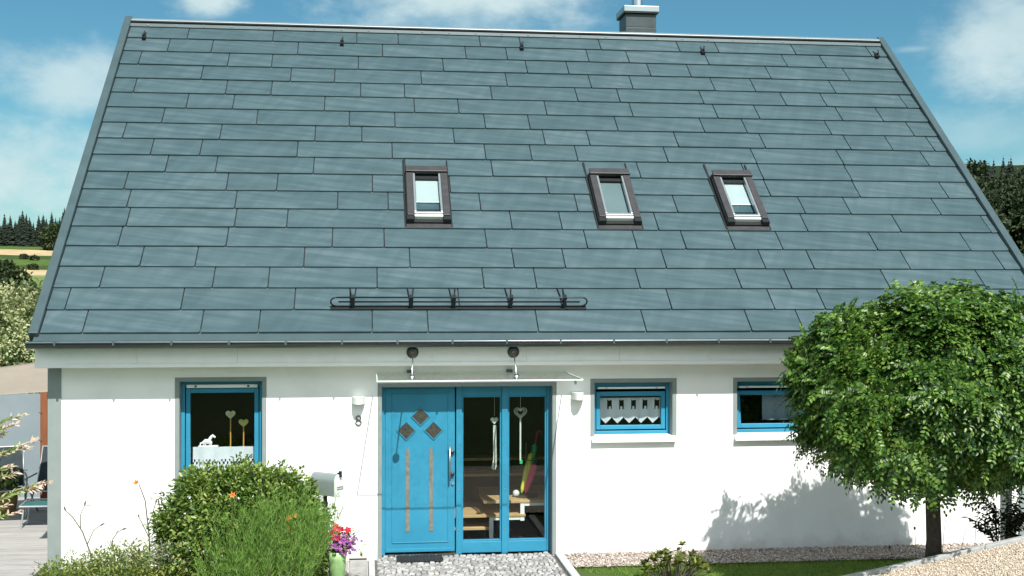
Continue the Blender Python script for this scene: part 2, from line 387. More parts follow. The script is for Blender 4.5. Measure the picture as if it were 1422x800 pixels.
def unit(a): return a/np.maximum(1e-9, np.linalg.norm(a, axis=-1, keepdims=True))
def leaf_arrays(P, D, U, L, W, fold=.25, bend=.15):
    """one folded leaf per row: base P, direction D, face normal about U, length L, half width W"""
    P = np.asarray(P, float); D = unit(np.asarray(D, float)); S = unit(np.cross(D, U)); U = unit(np.cross(S, D))
    L = np.broadcast_to(np.asarray(L, float), (len(P),))[:, None]; W = np.broadcast_to(np.asarray(W, float), (len(P),))[:, None]
    b = P; t = P+D*L-U*L*bend
    r1 = P+D*L*.32+S*W+U*W*fold; l1 = P+D*L*.32-S*W+U*W*fold
    r2 = P+D*L*.68+S*W*.8+U*W*fold-U*L*bend*.4; l2 = P+D*L*.68-S*W*.8+U*W*fold-U*L*bend*.4
    V = np.stack([b, r1, r2, t, l2, l1], 1).reshape(-1, 3)
    i = np.arange(len(P))[:, None]*6
    F = np.concatenate([i+np.array([[0, 1, 2, 3]]), i+np.array([[0, 3, 4, 5]])], 0)
    return V, F
def blades(P, D, L, W, bendv, seg=3):
    """narrow tapering strips from base P along D, bending by bendv at the tip"""
    P = np.asarray(P, float); D = unit(np.asarray(D, float)); n = len(P)
    S = unit(np.cross(D, rng.normal(size=(n, 3)))); L = np.broadcast_to(L, (n,))[:, None]; W = np.broadcast_to(W, (n,))[:, None]
    V = []
    for k in range(seg+1):
        t = k/seg; c = P+D*L*t+bendv*(t*t); w = W*(1-.85*t)
        V += [c-S*w, c+S*w]
    V = np.stack(V, 1).reshape(-1, 3); i = np.arange(n)[:, None]*(2*(seg+1))
    F = np.concatenate([i+np.array([[2*k, 2*k+1, 2*k+3, 2*k+2]]) for k in range(seg)], 0)
    return V, F
def join(parts):
    V = []; F = []; o = 0
    for v, f in parts: V.append(v); F.append(f+o); o += len(v)
    return np.concatenate(V), np.concatenate(F)
def sphere_dirs(n): return unit(rng.normal(size=(n, 3)))

# ------------------------------------------------------------------ terrain
A = R(41.0138); CA, SA = math.cos(A), math.sin(A); EZ = 2.862          # roof pitch, eave height
W0 = .48                                                                # front face of the wall
CAM = (0., -15.2148, 3.43)
def sstep(a, b, x):
    t = np.clip((x-a)/(b-a), 0, 1); return t*t*(3-2*t)
KD = (.855, -.519)
def kerb_uv(x, y):
    dx, dy = x-5.323, y+2.1
    return dx*KD[0]+dy*KD[1], dx*KD[1]-dy*KD[0]
def height(x, y):
    x = np.asarray(x, float); y = np.asarray(y, float)
    h = -.10+.125*np.clip(-y-1.3, 0, 16)
    u, v = kerb_uv(x, y)
    zp = .075+.33*np.clip(u, -3, 9)
    w = sstep(-1.5, -.04, v)*sstep(-1.5, .2, u)*(1-sstep(2.2, 5., v))
    h = np.where(zp > h, h+(zp-h)*w, h)
    d = np.hypot(x-CAM[0], y-CAM[1])
    az = x/np.maximum(8., y-CAM[1])
    far = 1.05e-4*np.clip(d-22, 0, 410)**2*(1+1.6*sstep(.2, .5, az))
    return h+far*sstep(12, 40, y)
def terrain():
    rad = np.concatenate([[.0], np.geomspace(1.2, 12, 16), np.arange(12.35, 19, .35), np.geomspace(19.5, 4500, 60)])
    na = 420
    ang = np.linspace(0, 2*np.pi, na, endpoint=False)
    V = [(CAM[0], CAM[1], float(height(CAM[0], CAM[1])))]
    X = CAM[0]+rad[1:, None]*np.sin(ang)[None]; Y = CAM[1]+rad[1:, None]*np.cos(ang)[None]
    Z = height(X, Y)
    P = np.stack([X, Y, Z], -1)
    split = int(np.searchsorted(rad[1:], 46.))
    nr = len(rad)-1
    V = np.concatenate([np.array(V), P.reshape(-1, 3)])
    def quads(r0, r1):
        F = []
        for i in range(r0, r1):
            for k in range(na):
                a = 1+i*na+k; b = 1+i*na+(k+1) % na; F.append((a, a+na, b+na, b))
        return F
    near = [(0, 1+k, 1+(k+1) % na) for k in range(na)]+quads(0, split)
    struct(make('ground', V[:1+(split+1)*na], near, M['ground'], smooth=True))
    sub = quads(split, nr-1); used = np.arange(1+split*na, len(V))
    sub = [tuple(i-used[0] for i in f) for f in sub]
    struct(make('hills', V[used], sub, M['fields'], smooth=True))
terrain()

# ------------------------------------------------------------------ the house
HOUSE = thing('house', 'white rendered house with a long anthracite metal roof and a blue front door', 'house', (2.65, W0, -.1))
XL, XR = -3.925, 9.22                                                   # wall corners
RL, RR = -4.03, 9.36                                                    # outer edges of the verge trims
def RP(x, s, h=0.): return (x, s*CA-h*SA, EZ+s*SA+h*CA)                 # roof coordinates: along eave, up slope, off surface
SR = 7.62                                                               # slope length to the ridge
RY = SR*CA; RZ = EZ+SR*SA                                               # the ridge line

# walls ------------------------------------------------------------
def wall_grid(x0, x1, z0, z1, holes, y0, y1):
    xs = sorted({x0, x1, *[h[0] for h in holes], *[h[1] for h in holes]}); zs = sorted({z0, z1, *[h[2] for h in holes], *[h[3] for h in holes]})
    nx, nz = len(xs)-1, len(zs)-1
    full = [[not any(h[0] <= (xs[i]+xs[i+1])/2 <= h[1] and h[2] <= (zs[j]+zs[j+1])/2 <= h[3] for h in holes) for j in range(nz)] for i in range(nx)]
    m = MB()
    def ok(i, j): return 0 <= i < nx and 0 <= j < nz and full[i][j]
    for i in range(nx):
        for j in range(nz):
            if not full[i][j]: continue
            a, b, c, d = xs[i], xs[i+1], zs[j], zs[j+1]
            m.add([(a, y0, c), (b, y0, c), (b, y0, d), (a, y0, d)], [(0, 1, 2, 3)])
            m.add([(a, y1, c), (b, y1, c), (b, y1, d), (a, y1, d)], [(3, 2, 1, 0)])
            if not ok(i-1, j): m.add([(a, y0, c), (a, y1, c), (a, y1, d), (a, y0, d)], [(3, 2, 1, 0)])
            if not ok(i+1, j): m.add([(b, y0, c), (b, y1, c), (b, y1, d), (b, y0, d)], [(0, 1, 2, 3)])
            if not ok(i, j-1): m.add([(a, y0, c), (b, y0, c), (b, y1, c), (a, y1, c)], [(3, 2, 1, 0)])
            if not ok(i, j+1): m.add([(a, y0, d), (b, y0, d), (b, y1, d), (a, y1, d)], [(0, 1, 2, 3)])
    return m
DOOR = (.21, 2.45, -.6, 2.15)
WINS = [(-2.34, -1.30, .76, 2.24), (3.0, 4.065, 1.475, 2.185), (4.94, 6.005, 1.475, 2.185)]
wall_grid(XL, XR, -.6, 2.72, [DOOR]+WINS, W0, W0+.30).build('front_wall', M['wall'], HOUSE)
YB = 2*RY-W0
def gable(x0, x1):
    m = MB(); pr = [(W0+.302, -.6), (YB, -.6), (YB, 2.72), (RY, RZ-.34), (W0+.302, 2.72)]
    n = len(pr)
    m.add([(x0, y, z) for y, z in pr]+[(x1, y, z) for y, z in pr], [tuple(range(n)), tuple(reversed(range(n, 2*n)))]+[(i+n, (i+1) % n+n, (i+1) % n, i) for i in range(n)])
    return m
for a, b in ((XL, XL+.3), (XR-.3, XR)): gable(a, b).build('side_wall', M['wall'], HOUSE)
MB().box(XL+.302, XR-.302, YB-.3, YB-.002, -.6, 2.72).build('back_wall', M['wall'], HOUSE)
for a, b in ((XL-.012, -3.775), (8.95, XR+.012)):
    MB().box(a, b, W0-.014, W0-.001, -.3, 2.47).build('corner_trim', M['grey'], HOUSE)
# rooms behind the openings
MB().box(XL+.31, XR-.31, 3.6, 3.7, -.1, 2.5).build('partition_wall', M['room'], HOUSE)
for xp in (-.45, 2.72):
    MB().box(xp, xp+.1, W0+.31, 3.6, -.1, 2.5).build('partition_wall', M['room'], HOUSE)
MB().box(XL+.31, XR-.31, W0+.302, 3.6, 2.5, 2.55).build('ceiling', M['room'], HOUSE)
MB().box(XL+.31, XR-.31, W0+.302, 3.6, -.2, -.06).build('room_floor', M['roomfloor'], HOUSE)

# reveals: flat grey bands round the openings and the grey lining of the recess
def reveal(parent, x0, x1, z0, z1, bw, deep, bottom=False):
    m = MB(); y0, y1 = W0-.006, W0-.001
    zb = z0
    m.box(x0-bw, x0, y0, y1, zb, z1); m.box(x1, x1+bw, y0, y1, zb, z1); m.box(x0-bw, x1+bw, y0, y1, z1, z1+bw)
    m.box(x0-.001, x0+.006, W0+.001, W0+deep, zb, z1); m.box(x1-.006, x1+.001, W0+.001, W0+deep, zb, z1); m.box(x0+.006, x1-.006, W0+.001, W0+deep, z1-.006, z1+.001)
    return m.build('reveal', M['grey'], parent)
FY = W0+.155                                                            # front of the window frames
def window(x0, x1, z0, z1, gz0, gz1, pane, sill=True, rail=(2.09, 2.13), tilt=0.):
    m = MB(); m.frame(x0+.006, x1-.006, z0, z1-.006, .045, FY, FY+.09, wb=.05, wt=z1-rail[1]+.025)
    fr = m.build('window', M['blue'], HOUSE, bevel=.004)
    reveal(fr, x0, x1, z0, z1, .05, .155)
    ts, tc_ = math.sin(tilt), math.cos(tilt); hz = gz0-.05
    def TL(x, y, z): return (x, y+(z-hz)*ts, hz+(z-hz)*tc_)                # bottom-hung sash, tipped into the room
    def tipped(m):
        m.v = [TL(*p) for p in m.v]; return m
    s = tipped(MB().frame(x0+.062, x1-.062, gz0-.055, gz1+.062, .055, FY+.012, FY+.075, wb=.055, wt=.06))
    s.build('sash', M['blue'], fr, bevel=.005)
    p = MB(); p.box(x0+.112, x1-.112, FY+.040, FY+.046, gz0-.006, gz1+.006); tipped(p).build('pane', pane, fr)
    r = MB(); r.box(x0+.075, x1-.075, FY-.028, FY-.006, rail[0], rail[1]); r.build('shutter_rail', M['white'], fr, bevel=.003)
    for xx in (x0+.19, x1-.19): MB().box(xx-.012, xx+.012, FY-.036, FY-.028, rail[0]+.008, rail[1]-.01).build('shutter_stop', M['black'], fr)
    if sill:
        k = MB(); k.add([(x0-.035, W0-.075, z0-.078), (x1+.035, W0-.075, z0-.078), (x1+.035, W0+.15, z0-.02), (x0-.035, W0+.15, z0-.02),
                         (x0-.035, W0-.075, z0-.012), (x1+.035, W0-.075, z0-.012), (x1+.035, W0+.15, z0+.006), (x0-.035, W0+.15, z0+.006)],
                        [(3, 2, 1, 0), (4, 5, 6, 7), (0, 1, 5, 4), (1, 2, 6, 5), (2, 3, 7, 6), (3, 0, 4, 7)])
        k.build('sill', M['white'], fr, bevel=.004)
    return fr
w1 = window(*WINS[0], .865, 2.075, M['glass'], True, (2.145, 2.187))
w2 = window(*WINS[1], 1.597, 1.985, M['glass'], True, (2.088, 2.112))
w3 = window(*WINS[2], 1.597, 1.985, M['coated'], True, (2.088, 2.112), R(8))

# front door with side glazing ---------------------------------------
DY = W0+.17
x0, x1, zb, zt = .216, 2.444, -.06, 2.144
fr = MB(); fr.box(x0, x0+.045, DY, DY+.09, zb, zt); fr.box(x0+.045, 1.178, DY, DY+.09, zt-.03, zt)
DF = fr.build('front_door', M['blue'], HOUSE, bevel=.004)
reveal(DF, DOOR[0], DOOR[1], -.07, DOOR[3], .048, .17)
dia = [(.722, 1.745), (.536, 1.560), (.893, 1.560)]
lf = MB(); lf.box(.262, 1.176, DY+.012, DY+.075, -.035, zt-.032)
leaf = lf.build('door_leaf', M['blue'], DF, bevel=.006)
mo = MB()                                                               # raised moulding of the inner panel
mo.frame(.348, 1.092, .085, 2.045, .014, DY+.003, DY+.0125)
mo.box(.275, 1.162, DY+.001, DY+.0125, -.03, .012)
mo.build('moulding', M['blue'], DF, bevel=.003)
for cx, cz in dia:
    h = .112
    MB().prism([(cx-h, cz), (cx, cz-h), (cx+h, cz), (cx, cz+h)], DY+.004, DY+.0122).build('diamond_pane', M['dpane'], DF)
    q = MB(); k = .128
    for (ax, az), (bx, bz) in (((-1, 0), (0, -1)), ((0, -1), (1, 0)), ((1, 0), (0, 1)), ((0, 1), (-1, 0))):
        q.add([(cx+ax*k, DY-.002, cz+az*k), (cx+bx*k, DY-.002, cz+bz*k), (cx+bx*h, DY-.002, cz+bz*h), (cx+ax*h, DY-.002, cz+az*h),
               (cx+ax*k, DY+.0123, cz+az*k), (cx+bx*k, DY+.0123, cz+bz*k), (cx+bx*h, DY+.0123, cz+bz*h), (cx+ax*h, DY+.0123, cz+az*h)],
              [(0, 1, 2, 3), (1, 0, 4, 5), (3, 2, 6, 7)])
    q.build('diamond_frame', M['blue'], DF)
for xa, zl, zr in ((.530, 1.30, 1.335), (.836, 1.335, 1.30)):
    xb = xa+.052
    MB().prism([(xa, .235), (xb, .235), (xb, zr), (xa, zl)], DY+.006, DY+.0122).build('slit_pane', M['slit'], DF)
hd = MB(); hd.tube([(1.105, DY-.055, .90), (1.105, DY-.055, 1.36)], .013, 10)
for z in (.985, 1.275): hd.tube([(1.105, DY-.055, z), (1.13, DY+.01, z)], .011, 8)
hd.build('handle', M['steel'], DF, smooth=True)
for z in (.985, 1.275):
    kn = MB(); kn.lathe([(.0, -.03), (.022, -.028), (.026, -.01), (.024, .012)], (1.142, DY, z), 14, 'y')
    kn.build('knob', M['darksteel'], DF, smooth=True)
MB().lathe([(.018, -.012), (.02, .012)], (1.148, DY, .86), 14, 'y').build('lock', M['steel'], DF)
th = MB(); th.box(.216, 1.19, DY-.012, DY+.1, -.075, -.058); th.build('threshold', M['steel'], DF)

sg = MB(); gx = [(1.19, 1.265), (1.795, 1.875), (2.395, 2.444)]
sg.box(*gx[0], DY-.014, DY+.09, zb-.012, zt); sg.box(gx[1][0], gx[1][1], DY-.014, DY+.09, zb-.012, zt); sg.box(*gx[2], DY-.002, DY+.09, zb, zt)
for a, b in ((1.265, 1.795), (1.875, 2.395)):
    sg.box(a, b, DY+.004, DY+.085, zt-.135, zt); sg.box(a, b, DY+.004, DY+.085, zb, .085)
SG = sg.build('side_glazing', M['blue'], HOUSE, bevel=.005)
for a, b in ((1.265, 1.795), (1.875, 2.395)):
    m = MB(); m.frame(a, b, .085, zt-.135, .022, DY+.022, DY+.07); m.build('glazing_bead', M['blue'], SG, bevel=.003)
    m = MB(); m.box(a+.018, b-.018, DY+.042, DY+.048, .10, zt-.15); m.build('pane', M['glass'], SG)
for px_ in (1.228, 1.835):
    for z in (.25, .78, 1.33, 1.82): MB().lathe([(.009, -.004), (.009, .002)], (px_, DY-.014, z), 10, 'y').build('screw_cap', M['steel'], SG)

# stairs in the hall: pale treads on a white folded stringer
ST = MB(); ST.box(.62, 1.74, 1.35, 2.3, .095, .135); st = ST.build('staircase', M['tread'], HOUSE, bevel=.006)
for a, b, y0, y1, z in ((1.02, 2.20, 1.30, 2.35, .315), (1.62, 2.70, 1.30, 2.5, .505), (1.0, 2.70, 2.52, 2.85, .69), (.8, 2.70, 2.87, 3.2, .875)):
    MB().box(a, b, y0, y1, z-.04, z).build('tread', M['tread'], st, bevel=.006)
for a, z0_, z1_ in ((1.70, -.06, .274), (2.13, .22, .464)):
    MB().box(a, a+.055, 1.31, 1.36, z0_, z1_).build('riser', M['white'], st)
MB().box(1.757, 2.128, 1.312, 1.35, .235, .2745).build('stringer', M['white'], st)
MB().box(2.187, 2.70, 1.312, 1.35, .425, .4645).build('stringer', M['white'], st)

# canopy over the door ----------------------------------------------
gl = MB(); CX0, CX1, CY0, CY1, CZ = .15, 2.605, W0-1.30, W0-.02, 2.318
gl.box(CX0, CX1, CY0, CY1, CZ, CZ+.010)
can = gl.build('door_canopy', M['clear'], HOUSE)
e = MB(); e.box(CX0, CX1, CY0-.005, CY0-.0005, CZ-.003, CZ+.011); e.box(CX0-.014, CX0-.0005, CY0, CY1, CZ-.004, CZ+.014)
e.box(CX1+.0005, CX1+.014, CY0, CY1, CZ-.004, CZ+.014); e.box(CX0, CX1, CY1+.0005, CY1+.010, CZ-.004, CZ+.016)
e.build('glass_edge', M['edge'], can)
for xr, xb in ((.597, .575), (1.884, 1.872)):
    m = MB(); m.lathe([(.0, -.022), (.045, -.022), (.072, -.010), (.076, .0)], (xr, .138, 2.612), 24, 'y'); rs = m.build('rosette', M['darksteel'], can, smooth=True)
    m = MB(); m.tube([(xr, .118, 2.612), (xr, .08, 2.605), (xb, -.27, 2.345)], .0085, 8); m.lathe([(0, -.012), (.018, -.012), (.018, .012), (0, .012)], (xr, .108, 2.612), 12, 'y')
    m.build('tie_rod', M['steel'], can, smooth=True)
    m = MB(); m.lathe([(.0, .042), (.022, .040), (.046, .0125), (.046, .0105)], (xb, -.27, CZ), 18); m.lathe([(.046, -.001), (.046, -.008), (.02, -.02), (0, -.02)], (xb, -.27, CZ), 18)
    m.build('clamp', M['steel'], can, smooth=True)
    m = MB(); m.box(xb-.04, xb+.04, W0-.06, W0-.001, CZ+.011, CZ+.05); m.build('wall_clamp', M['darksteel'], can, bevel=.004)
m = MB(); m.tube([(2.53, CY0+.04, CZ-.008), (2.53, CY0+.04, CZ-.055)], .017, 10); m.build('drip_stud', M['steel'], can)

# wall lamps, house number --------------------------------------------
for a, b, za, zb_ in ((-.165, .0, 1.94, 2.03), (2.69, 2.855, 1.97, 2.06)):
    def half(k, z0_, z1_):
        pl = [((a+b)/2+(b-a)/2*k*math.cos(q), W0-.001-.185*k*math.sin(q)) for q in np.linspace(0, math.pi, 17)]; n_ = len(pl)
        return MB().add([(x_, y_, z0_) for x_, y_ in pl]+[(x_, y_, z1_) for x_, y_ in pl], [tuple(reversed(range(n_))), tuple(range(n_, 2*n_))]+[(i, (i+1) % n_, (i+1) % n_+n_, i+n_) for i in range(n_)])
    wl = half(1., za, zb_).build('wall_lamp', M['lamp'], HOUSE)
    half(.85, za-.005, za-.0005).build('diffuser', M['blind'], wl)
nm = MB()
def ring(cx, cz, rx, rz, n=20): return [(cx+rx*math.cos(2*math.pi*k/n), W0-.014, cz+rz*math.sin(2*math.pi*k/n)) for k in range(n+1)]
nm.tube(ring(-.083, 1.753, .029, .026), .0075, 6); nm.tube(ring(-.083, 1.692, .035, .031), .0075, 6)
nm.build('house_number', M['darksteel'], HOUSE)

# roof -----------------------------------------------------------------
m = MB(); m.box(RL+.06, RR-.06, .102, SR, -.16, -.012, RP)
m.build('roof_deck', M['dark'], HOUSE)
m = MB()                                                               # rear slope, mirrored about the ridge
m.add([(RL+.02, RY+.02, RZ), (RR-.02, RY+.02, RZ), (RR-.02, 2*RY, EZ), (RL+.02, 2*RY, EZ), (RL+.02, RY+.02, RZ-.2), (RR-.02, RY+.02, RZ-.2), (RR-.02, 2*RY, EZ-.2), (RL+.02, 2*RY, EZ-.2)],
      [(0, 1, 2, 3), (7, 6, 5, 4), (0, 4, 5, 1), (1, 5, 6, 2), (2, 6, 7, 3), (3, 7, 4, 0)])
m.build('rear_roof_slope', M['sheet'], HOUSE)
ROWS = {1: (-2.949, '221212212212'), 2: (-3.219, '12221212212'), 3: (-3.62, '2122212122'), 4: (-2.597, '212221212'), 5: (-3.579, '21212212212'),
        6: (-2.736, '1221222121'), 7: (-3.048, '22121221222'), 8: (-3.556, '22122122211'), 9: (-3.103, '1222112222'), 10: (-2.843, '12212221222'),
        11: (-3.352, '2122212222'), 12: (-3.25, '2212212212'), 13: (-3.24, '2122122122'), 14: (-3.245, '221221111221'), 15: (-2.907, '1222122122'),
        16: (-3.346, '212212212'), 17: (-3.694, '22122221212'), 18: (-3.412, '2121222122')}
EXACT = {10: [-2.843, -2.143, -.75, .58, 1.87, 4.10, 5.75, 6.00, 7.40], 11: [-3.352, -1.952, -1.252, .10, 1.22, 2.66, 5.75, 6.0, 7.40, 8.8],
         12: [-3.253, -1.80, -.39, .32, 1.63, 3.03, 4.50, 6.42, 7.12, 8.52], 13: [-3.20, -1.77, -1.07, 2.04, 2.75, 4.14, 6.34, 7.75, 9.14]}
rm = MB(); UV = []
xin0, xin1 = RL+.115, RR-.115
def panel(xa, xb, sb, st_):
    """one folded sheet: lifted lower lip, upper edge under the next course"""
    g = .008; hb = .029+random.uniform(-.003, .003); ht = .0045
    tw = random.uniform(-.0018, .0018)
    a, b = xa+g, xb-g
    c = .012                                                            # clipped lower corner
    pts = [(a, st_, ht), (b, st_, ht), (b, sb+.02, hb-.001+tw), (b-c, sb, hb+tw), (a+.003, sb, hb-tw), (a, sb+.012, hb-.001-tw)]
    low = [(x, s, -.011) for x, s, h in pts]
    n = 6
    rm.add(pts+low, [tuple(range(n))[::-1]]+[(i, (i+1) % n, (i+1) % n+n, i+n) for i in range(n)], RP)
    UV.extend([(x, s) for x, s, h in pts+low])
for r in range(1, 19):
    sb = (18-r)*.42; st_ = sb+.42+.012
    if r == 1: st_ = SR-.04
    if r in EXACT: seams = EXACT[r]
    else:
        x = ROWS[r][0]; seams = [x]
        for ch in ROWS[r][1]: x += .7*int(ch); seams.append(x)
        x = seams[-1]
        while x < xin1-.7: x += 1.4; seams.append(x)
    first = seams[0]
    while first > xin0+1.4: first -= 1.4; seams.insert(0, first)
    cuts = [xin0]+[s_ for s_ in seams if xin0+.03 < s_ < xin1-.03]+[xin1]
    for xa, xb in zip(cuts[:-1], cuts[1:]): panel(xa, xb, sb, st_)
roof = rm.build('roof_covering', M['roof'], HOUSE)
ul = roof.data.uv_layers.new(name='UVMap')
for l in roof.data.loops: ul.data[l.index].uv = UV[l.vertex_index]
# verge trims
for a, b, i0, i1 in ((RL, RL+.115, RL+.112, RL+.128), (RR-.115, RR, RR-.128, RR-.112)):
    m = MB(); m.box(a, b, -.055, SR+.15, -.20, .075, RP); v = m.build('verge_trim', M['sheet'], HOUSE, bevel=.008)
# ridge cap: folded sheet with a bright upper bead
m = MB(); m.add([RP(RL+.116, SR-.115, .030), RP(RR-.116, SR-.115, .030), RP(RR-.116, SR+.0, .070), RP(RL+.116, SR+.0, .070),
                 RP(RL+.116, SR-.115, .012), RP(RR-.116, SR-.115, .012), (RR-.116, RY+.25, RZ-.12), (RL+.116, RY+.25, RZ-.12)],
                [(0, 1, 2, 3), (4, 5, 1, 0), (3, 2, 6, 7), (4, 0, 3, 7), (5, 6, 2, 1), (7, 6, 5, 4)])
rc = m.build('ridge_cap', M['sheet'], HOUSE)
m = MB(); m.box(RL+.118, RR-.118, SR-.052, SR-.018, .056, .082, RP); m.build('vent_strip', M['dark'], rc)
m = MB(); m.box(RL+.118, RR-.118, SR-.012, SR+.05, .068, .086, RP); m.build('cap_bead', M['bead'], rc, bevel=.008)
x = RL+.4
while x < RR-.3: MB().lathe([(.014, -.006), (.010, .006), (0, .006)], RP(x, SR-.085, .046), 8).build('screw', M['bead'], rc); x += .46
# eaves flashing and gutter
m = MB(); m.add([RP(RL+.06, .10, -.0118), RP(RR-.06, .10, -.0118), (RR-.06, -.105, EZ-.078), (RL+.06, -.105, EZ-.078),
                 RP(RL+.06, .10, -.03), RP(RR-.06, .10, -.03), (RR-.06, -.105, EZ-.084), (RL+.06, -.105, EZ-.084)],
                [(3, 2, 1, 0), (4, 5, 6, 7), (0, 1, 5, 4), (1, 2, 6, 5), (2, 3, 7, 6), (3, 0, 4, 7)])
m.build('eaves_flashing', M['sheet'], HOUSE)
m = MB(); pr = []
for k in range(13):
    t = R(-12-156*k/12); pr.append((-.036+.082*math.cos(math.pi-t)*1, EZ-.095+.082*math.sin(t)))
pr2 = [(-.036+(y+.036)*.93, EZ-.095+(z-EZ+.095)*.93) for y, z in pr]
n = len(pr); ring_ = pr+pr2[::-1]
V = [(x, y, z) for x in (RL-.02, RR+.02) for y, z in ring_]; k = len(ring_)
m.add(V, [(i, (i+1) % k, (i+1) % k+k, i+k) for i in range(k)]+[tuple(range(n))[::-1]+()])
gt = m.build('gutter', M['gutter'], HOUSE, smooth=True)
m = MB(); m.tube([(RL-.02, -.121, EZ-.098), (RR+.02, -.121, EZ-.098)], .011, 10); m.build('gutter_bead', M['bead'], gt, smooth=True)
x = RL+.32; first = True
while x < RR:
    m = MB(); m.box(x-.012, x+.012, -.139, -.131, EZ-.135, EZ-.09); m.box(x-.012, x+.012, -.139, -.105, EZ-.09, EZ-.084)
    m.build('gutter_bracket', M['sheet'], gt); x += .685
for xe in (RL-.022, RR+.016):
    m = MB(); m.prism([(0, 0)], 0, 0) if False else m.add([(xe, y, z) for y, z in pr]+[(xe+.006, y, z) for y, z in pr], [tuple(range(n)), tuple(range(n, 2*n))[::-1]]+[(i, (i+1) % n, (i+1) % n+n, i+n) for i in range(n)])
    m.build('gutter_end_cap', M['gutter'], gt)
# fascia: white boards with joints, brighter lower trim
m = MB(); xs = [RL+.02]+[RL+.02+(RR-RL-.04)*k/11 for k in range(1, 11)]+[RR-.02]
for a, b in zip(xs[:-1], xs[1:]): m.box(a+.0012, b-.0012, .15, .175, 2.49, EZ-.05)
fa = m.build('fascia', M['board'], HOUSE)
m = MB(); m.box(RL+.02, RR-.02, .132, .176, 2.440, 2.4895); m.build('fascia_trim', M['board'], fa, bevel=.004)
m = MB(); m.box(RL+.04, RR-.04, .177, W0-.001, 2.475, 2.495); m.build('soffit', M['board'], HOUSE)
# downpipe at the right end
m = MB(); m.tube([(8.745, -.036, EZ-.17), (8.745, -.03, 2.62), (8.745, .30, 2.40), (8.745, .395, 2.30), (8.745, .395, -.12)], .052, 14)
dp = m.build('downpipe', M['mailgrey'], HOUSE, smooth=True)
for z in (.9, 1.9):
    m = MB(); m.tube([(8.745, .395, z), (8.745, .395, z+.03)], .058, 14); m.build('pipe_clip', M['steel'], dp)

# skylights ----------------------------------------------------------
def skylight(x, blind, dx=0.):
    """x: left edge of the cladding; runs from s=2.19 to s=3.53"""
    w = .585; s0, s1 = 2.19, 3.325; H = .115
    m = MB()
    m.box(x-.0175, x+w+.0175, s0-.085, s0, .014, .032, RP)
    fl = m.build('skylight', M['taupe'], HOUSE)
    MB().box(x-.0175, x+w+.0175, s1+.031, s1+.10, .013, .030, RP).build('head_flashing', M['taupe'], fl)
    
    for xa, xb in ((x-.046, x-.018), (x+w+.018, x+w+.036)): MB().box(xa, xb, s0-.075, s1+.40, .006, .034, RP).build('side_flashing', M['black'], fl)
    m = MB(); m.box(x-.0175, x+.012, s0, s1+.03, -.01, H-.02, RP); m.box(x+w-.012, x+w+.0175, s0, s1+.03, -.01, H-.02, RP)
    m.box(x+.012, x+w-.012, s0, s0+.075, -.01, .06, RP); m.box(x+.012, x+w-.012, s1-.03, s1+.03, -.01, H-.02, RP)
    m.build('frame_foot', M['black'], fl)
    for xx in (x-.012, x+w-.088): MB().box(xx, xx+.10, s0-.004, s0+.079, .0605, H+.002, RP).build('corner_cap', M['black'], fl)
    m = MB()
    for xa, xb in ((x-.006, x+.092), (x+w-.092, x+w+.006)): MB().box(xa, xb, s0+.08, s1+.02, H-.0195, H+.02, RP).build('side_cladding', M['taupe'], fl, bevel=.006)
    m = MB(); m.box(x-.008, x+w+.008, s1-.055, s1+.075, H+.0205, H+.050, RP); m.build('hood', M['taupe'], fl, bevel=.008)
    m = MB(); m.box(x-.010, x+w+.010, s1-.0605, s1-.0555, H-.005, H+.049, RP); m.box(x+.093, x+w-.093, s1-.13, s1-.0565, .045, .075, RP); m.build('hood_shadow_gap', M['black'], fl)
    m = MB(); m.box(x+.093, x+.122, s0+.17, s1-.06, .055, H+.010, RP); m.box(x+w-.122, x+w-.093, s0+.17, s1-.06, .055, H+.010, RP)
    m.box(x+.093, x+w-.093, s0+.125, s0+.1695, .055, H+.012, RP)
    m.build('sash', M['bead'], fl, bevel=.004)
    m = MB(); m.box(x+.094, x+w-.094, s0+.066, s0+.116, .055, H+.0, RP); m.build('sill', M['lamp'], fl, bevel=.006)
    ga, gb = s0+.17, s1-.13
    m = MB(); m.box(x+.122, x+w-.122, ga, gb, .060, .066, RP); m.build('pane', M['skyglass'], fl)
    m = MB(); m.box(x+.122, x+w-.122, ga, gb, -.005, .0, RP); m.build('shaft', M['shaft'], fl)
    if blind is not None:
        c = ga+(gb-ga)*blind
        m = MB(); m.box(x+.132, x+w-.132, c, gb-.002, .030, .036, RP); m.build('blind', M['blind'] if blind > .1 else M['greyblind'], fl)
        if blind > .1:
            m = MB(); m.box(x+.130, x+w-.130, c-.018, c-.0005, .028, .040, RP); m.build('blind_rail', M['white'], fl)
    return fl
s1_ = skylight(.588, .40); s2_ = skylight(3.30, 0.); s3_ = skylight(5.175, .42)

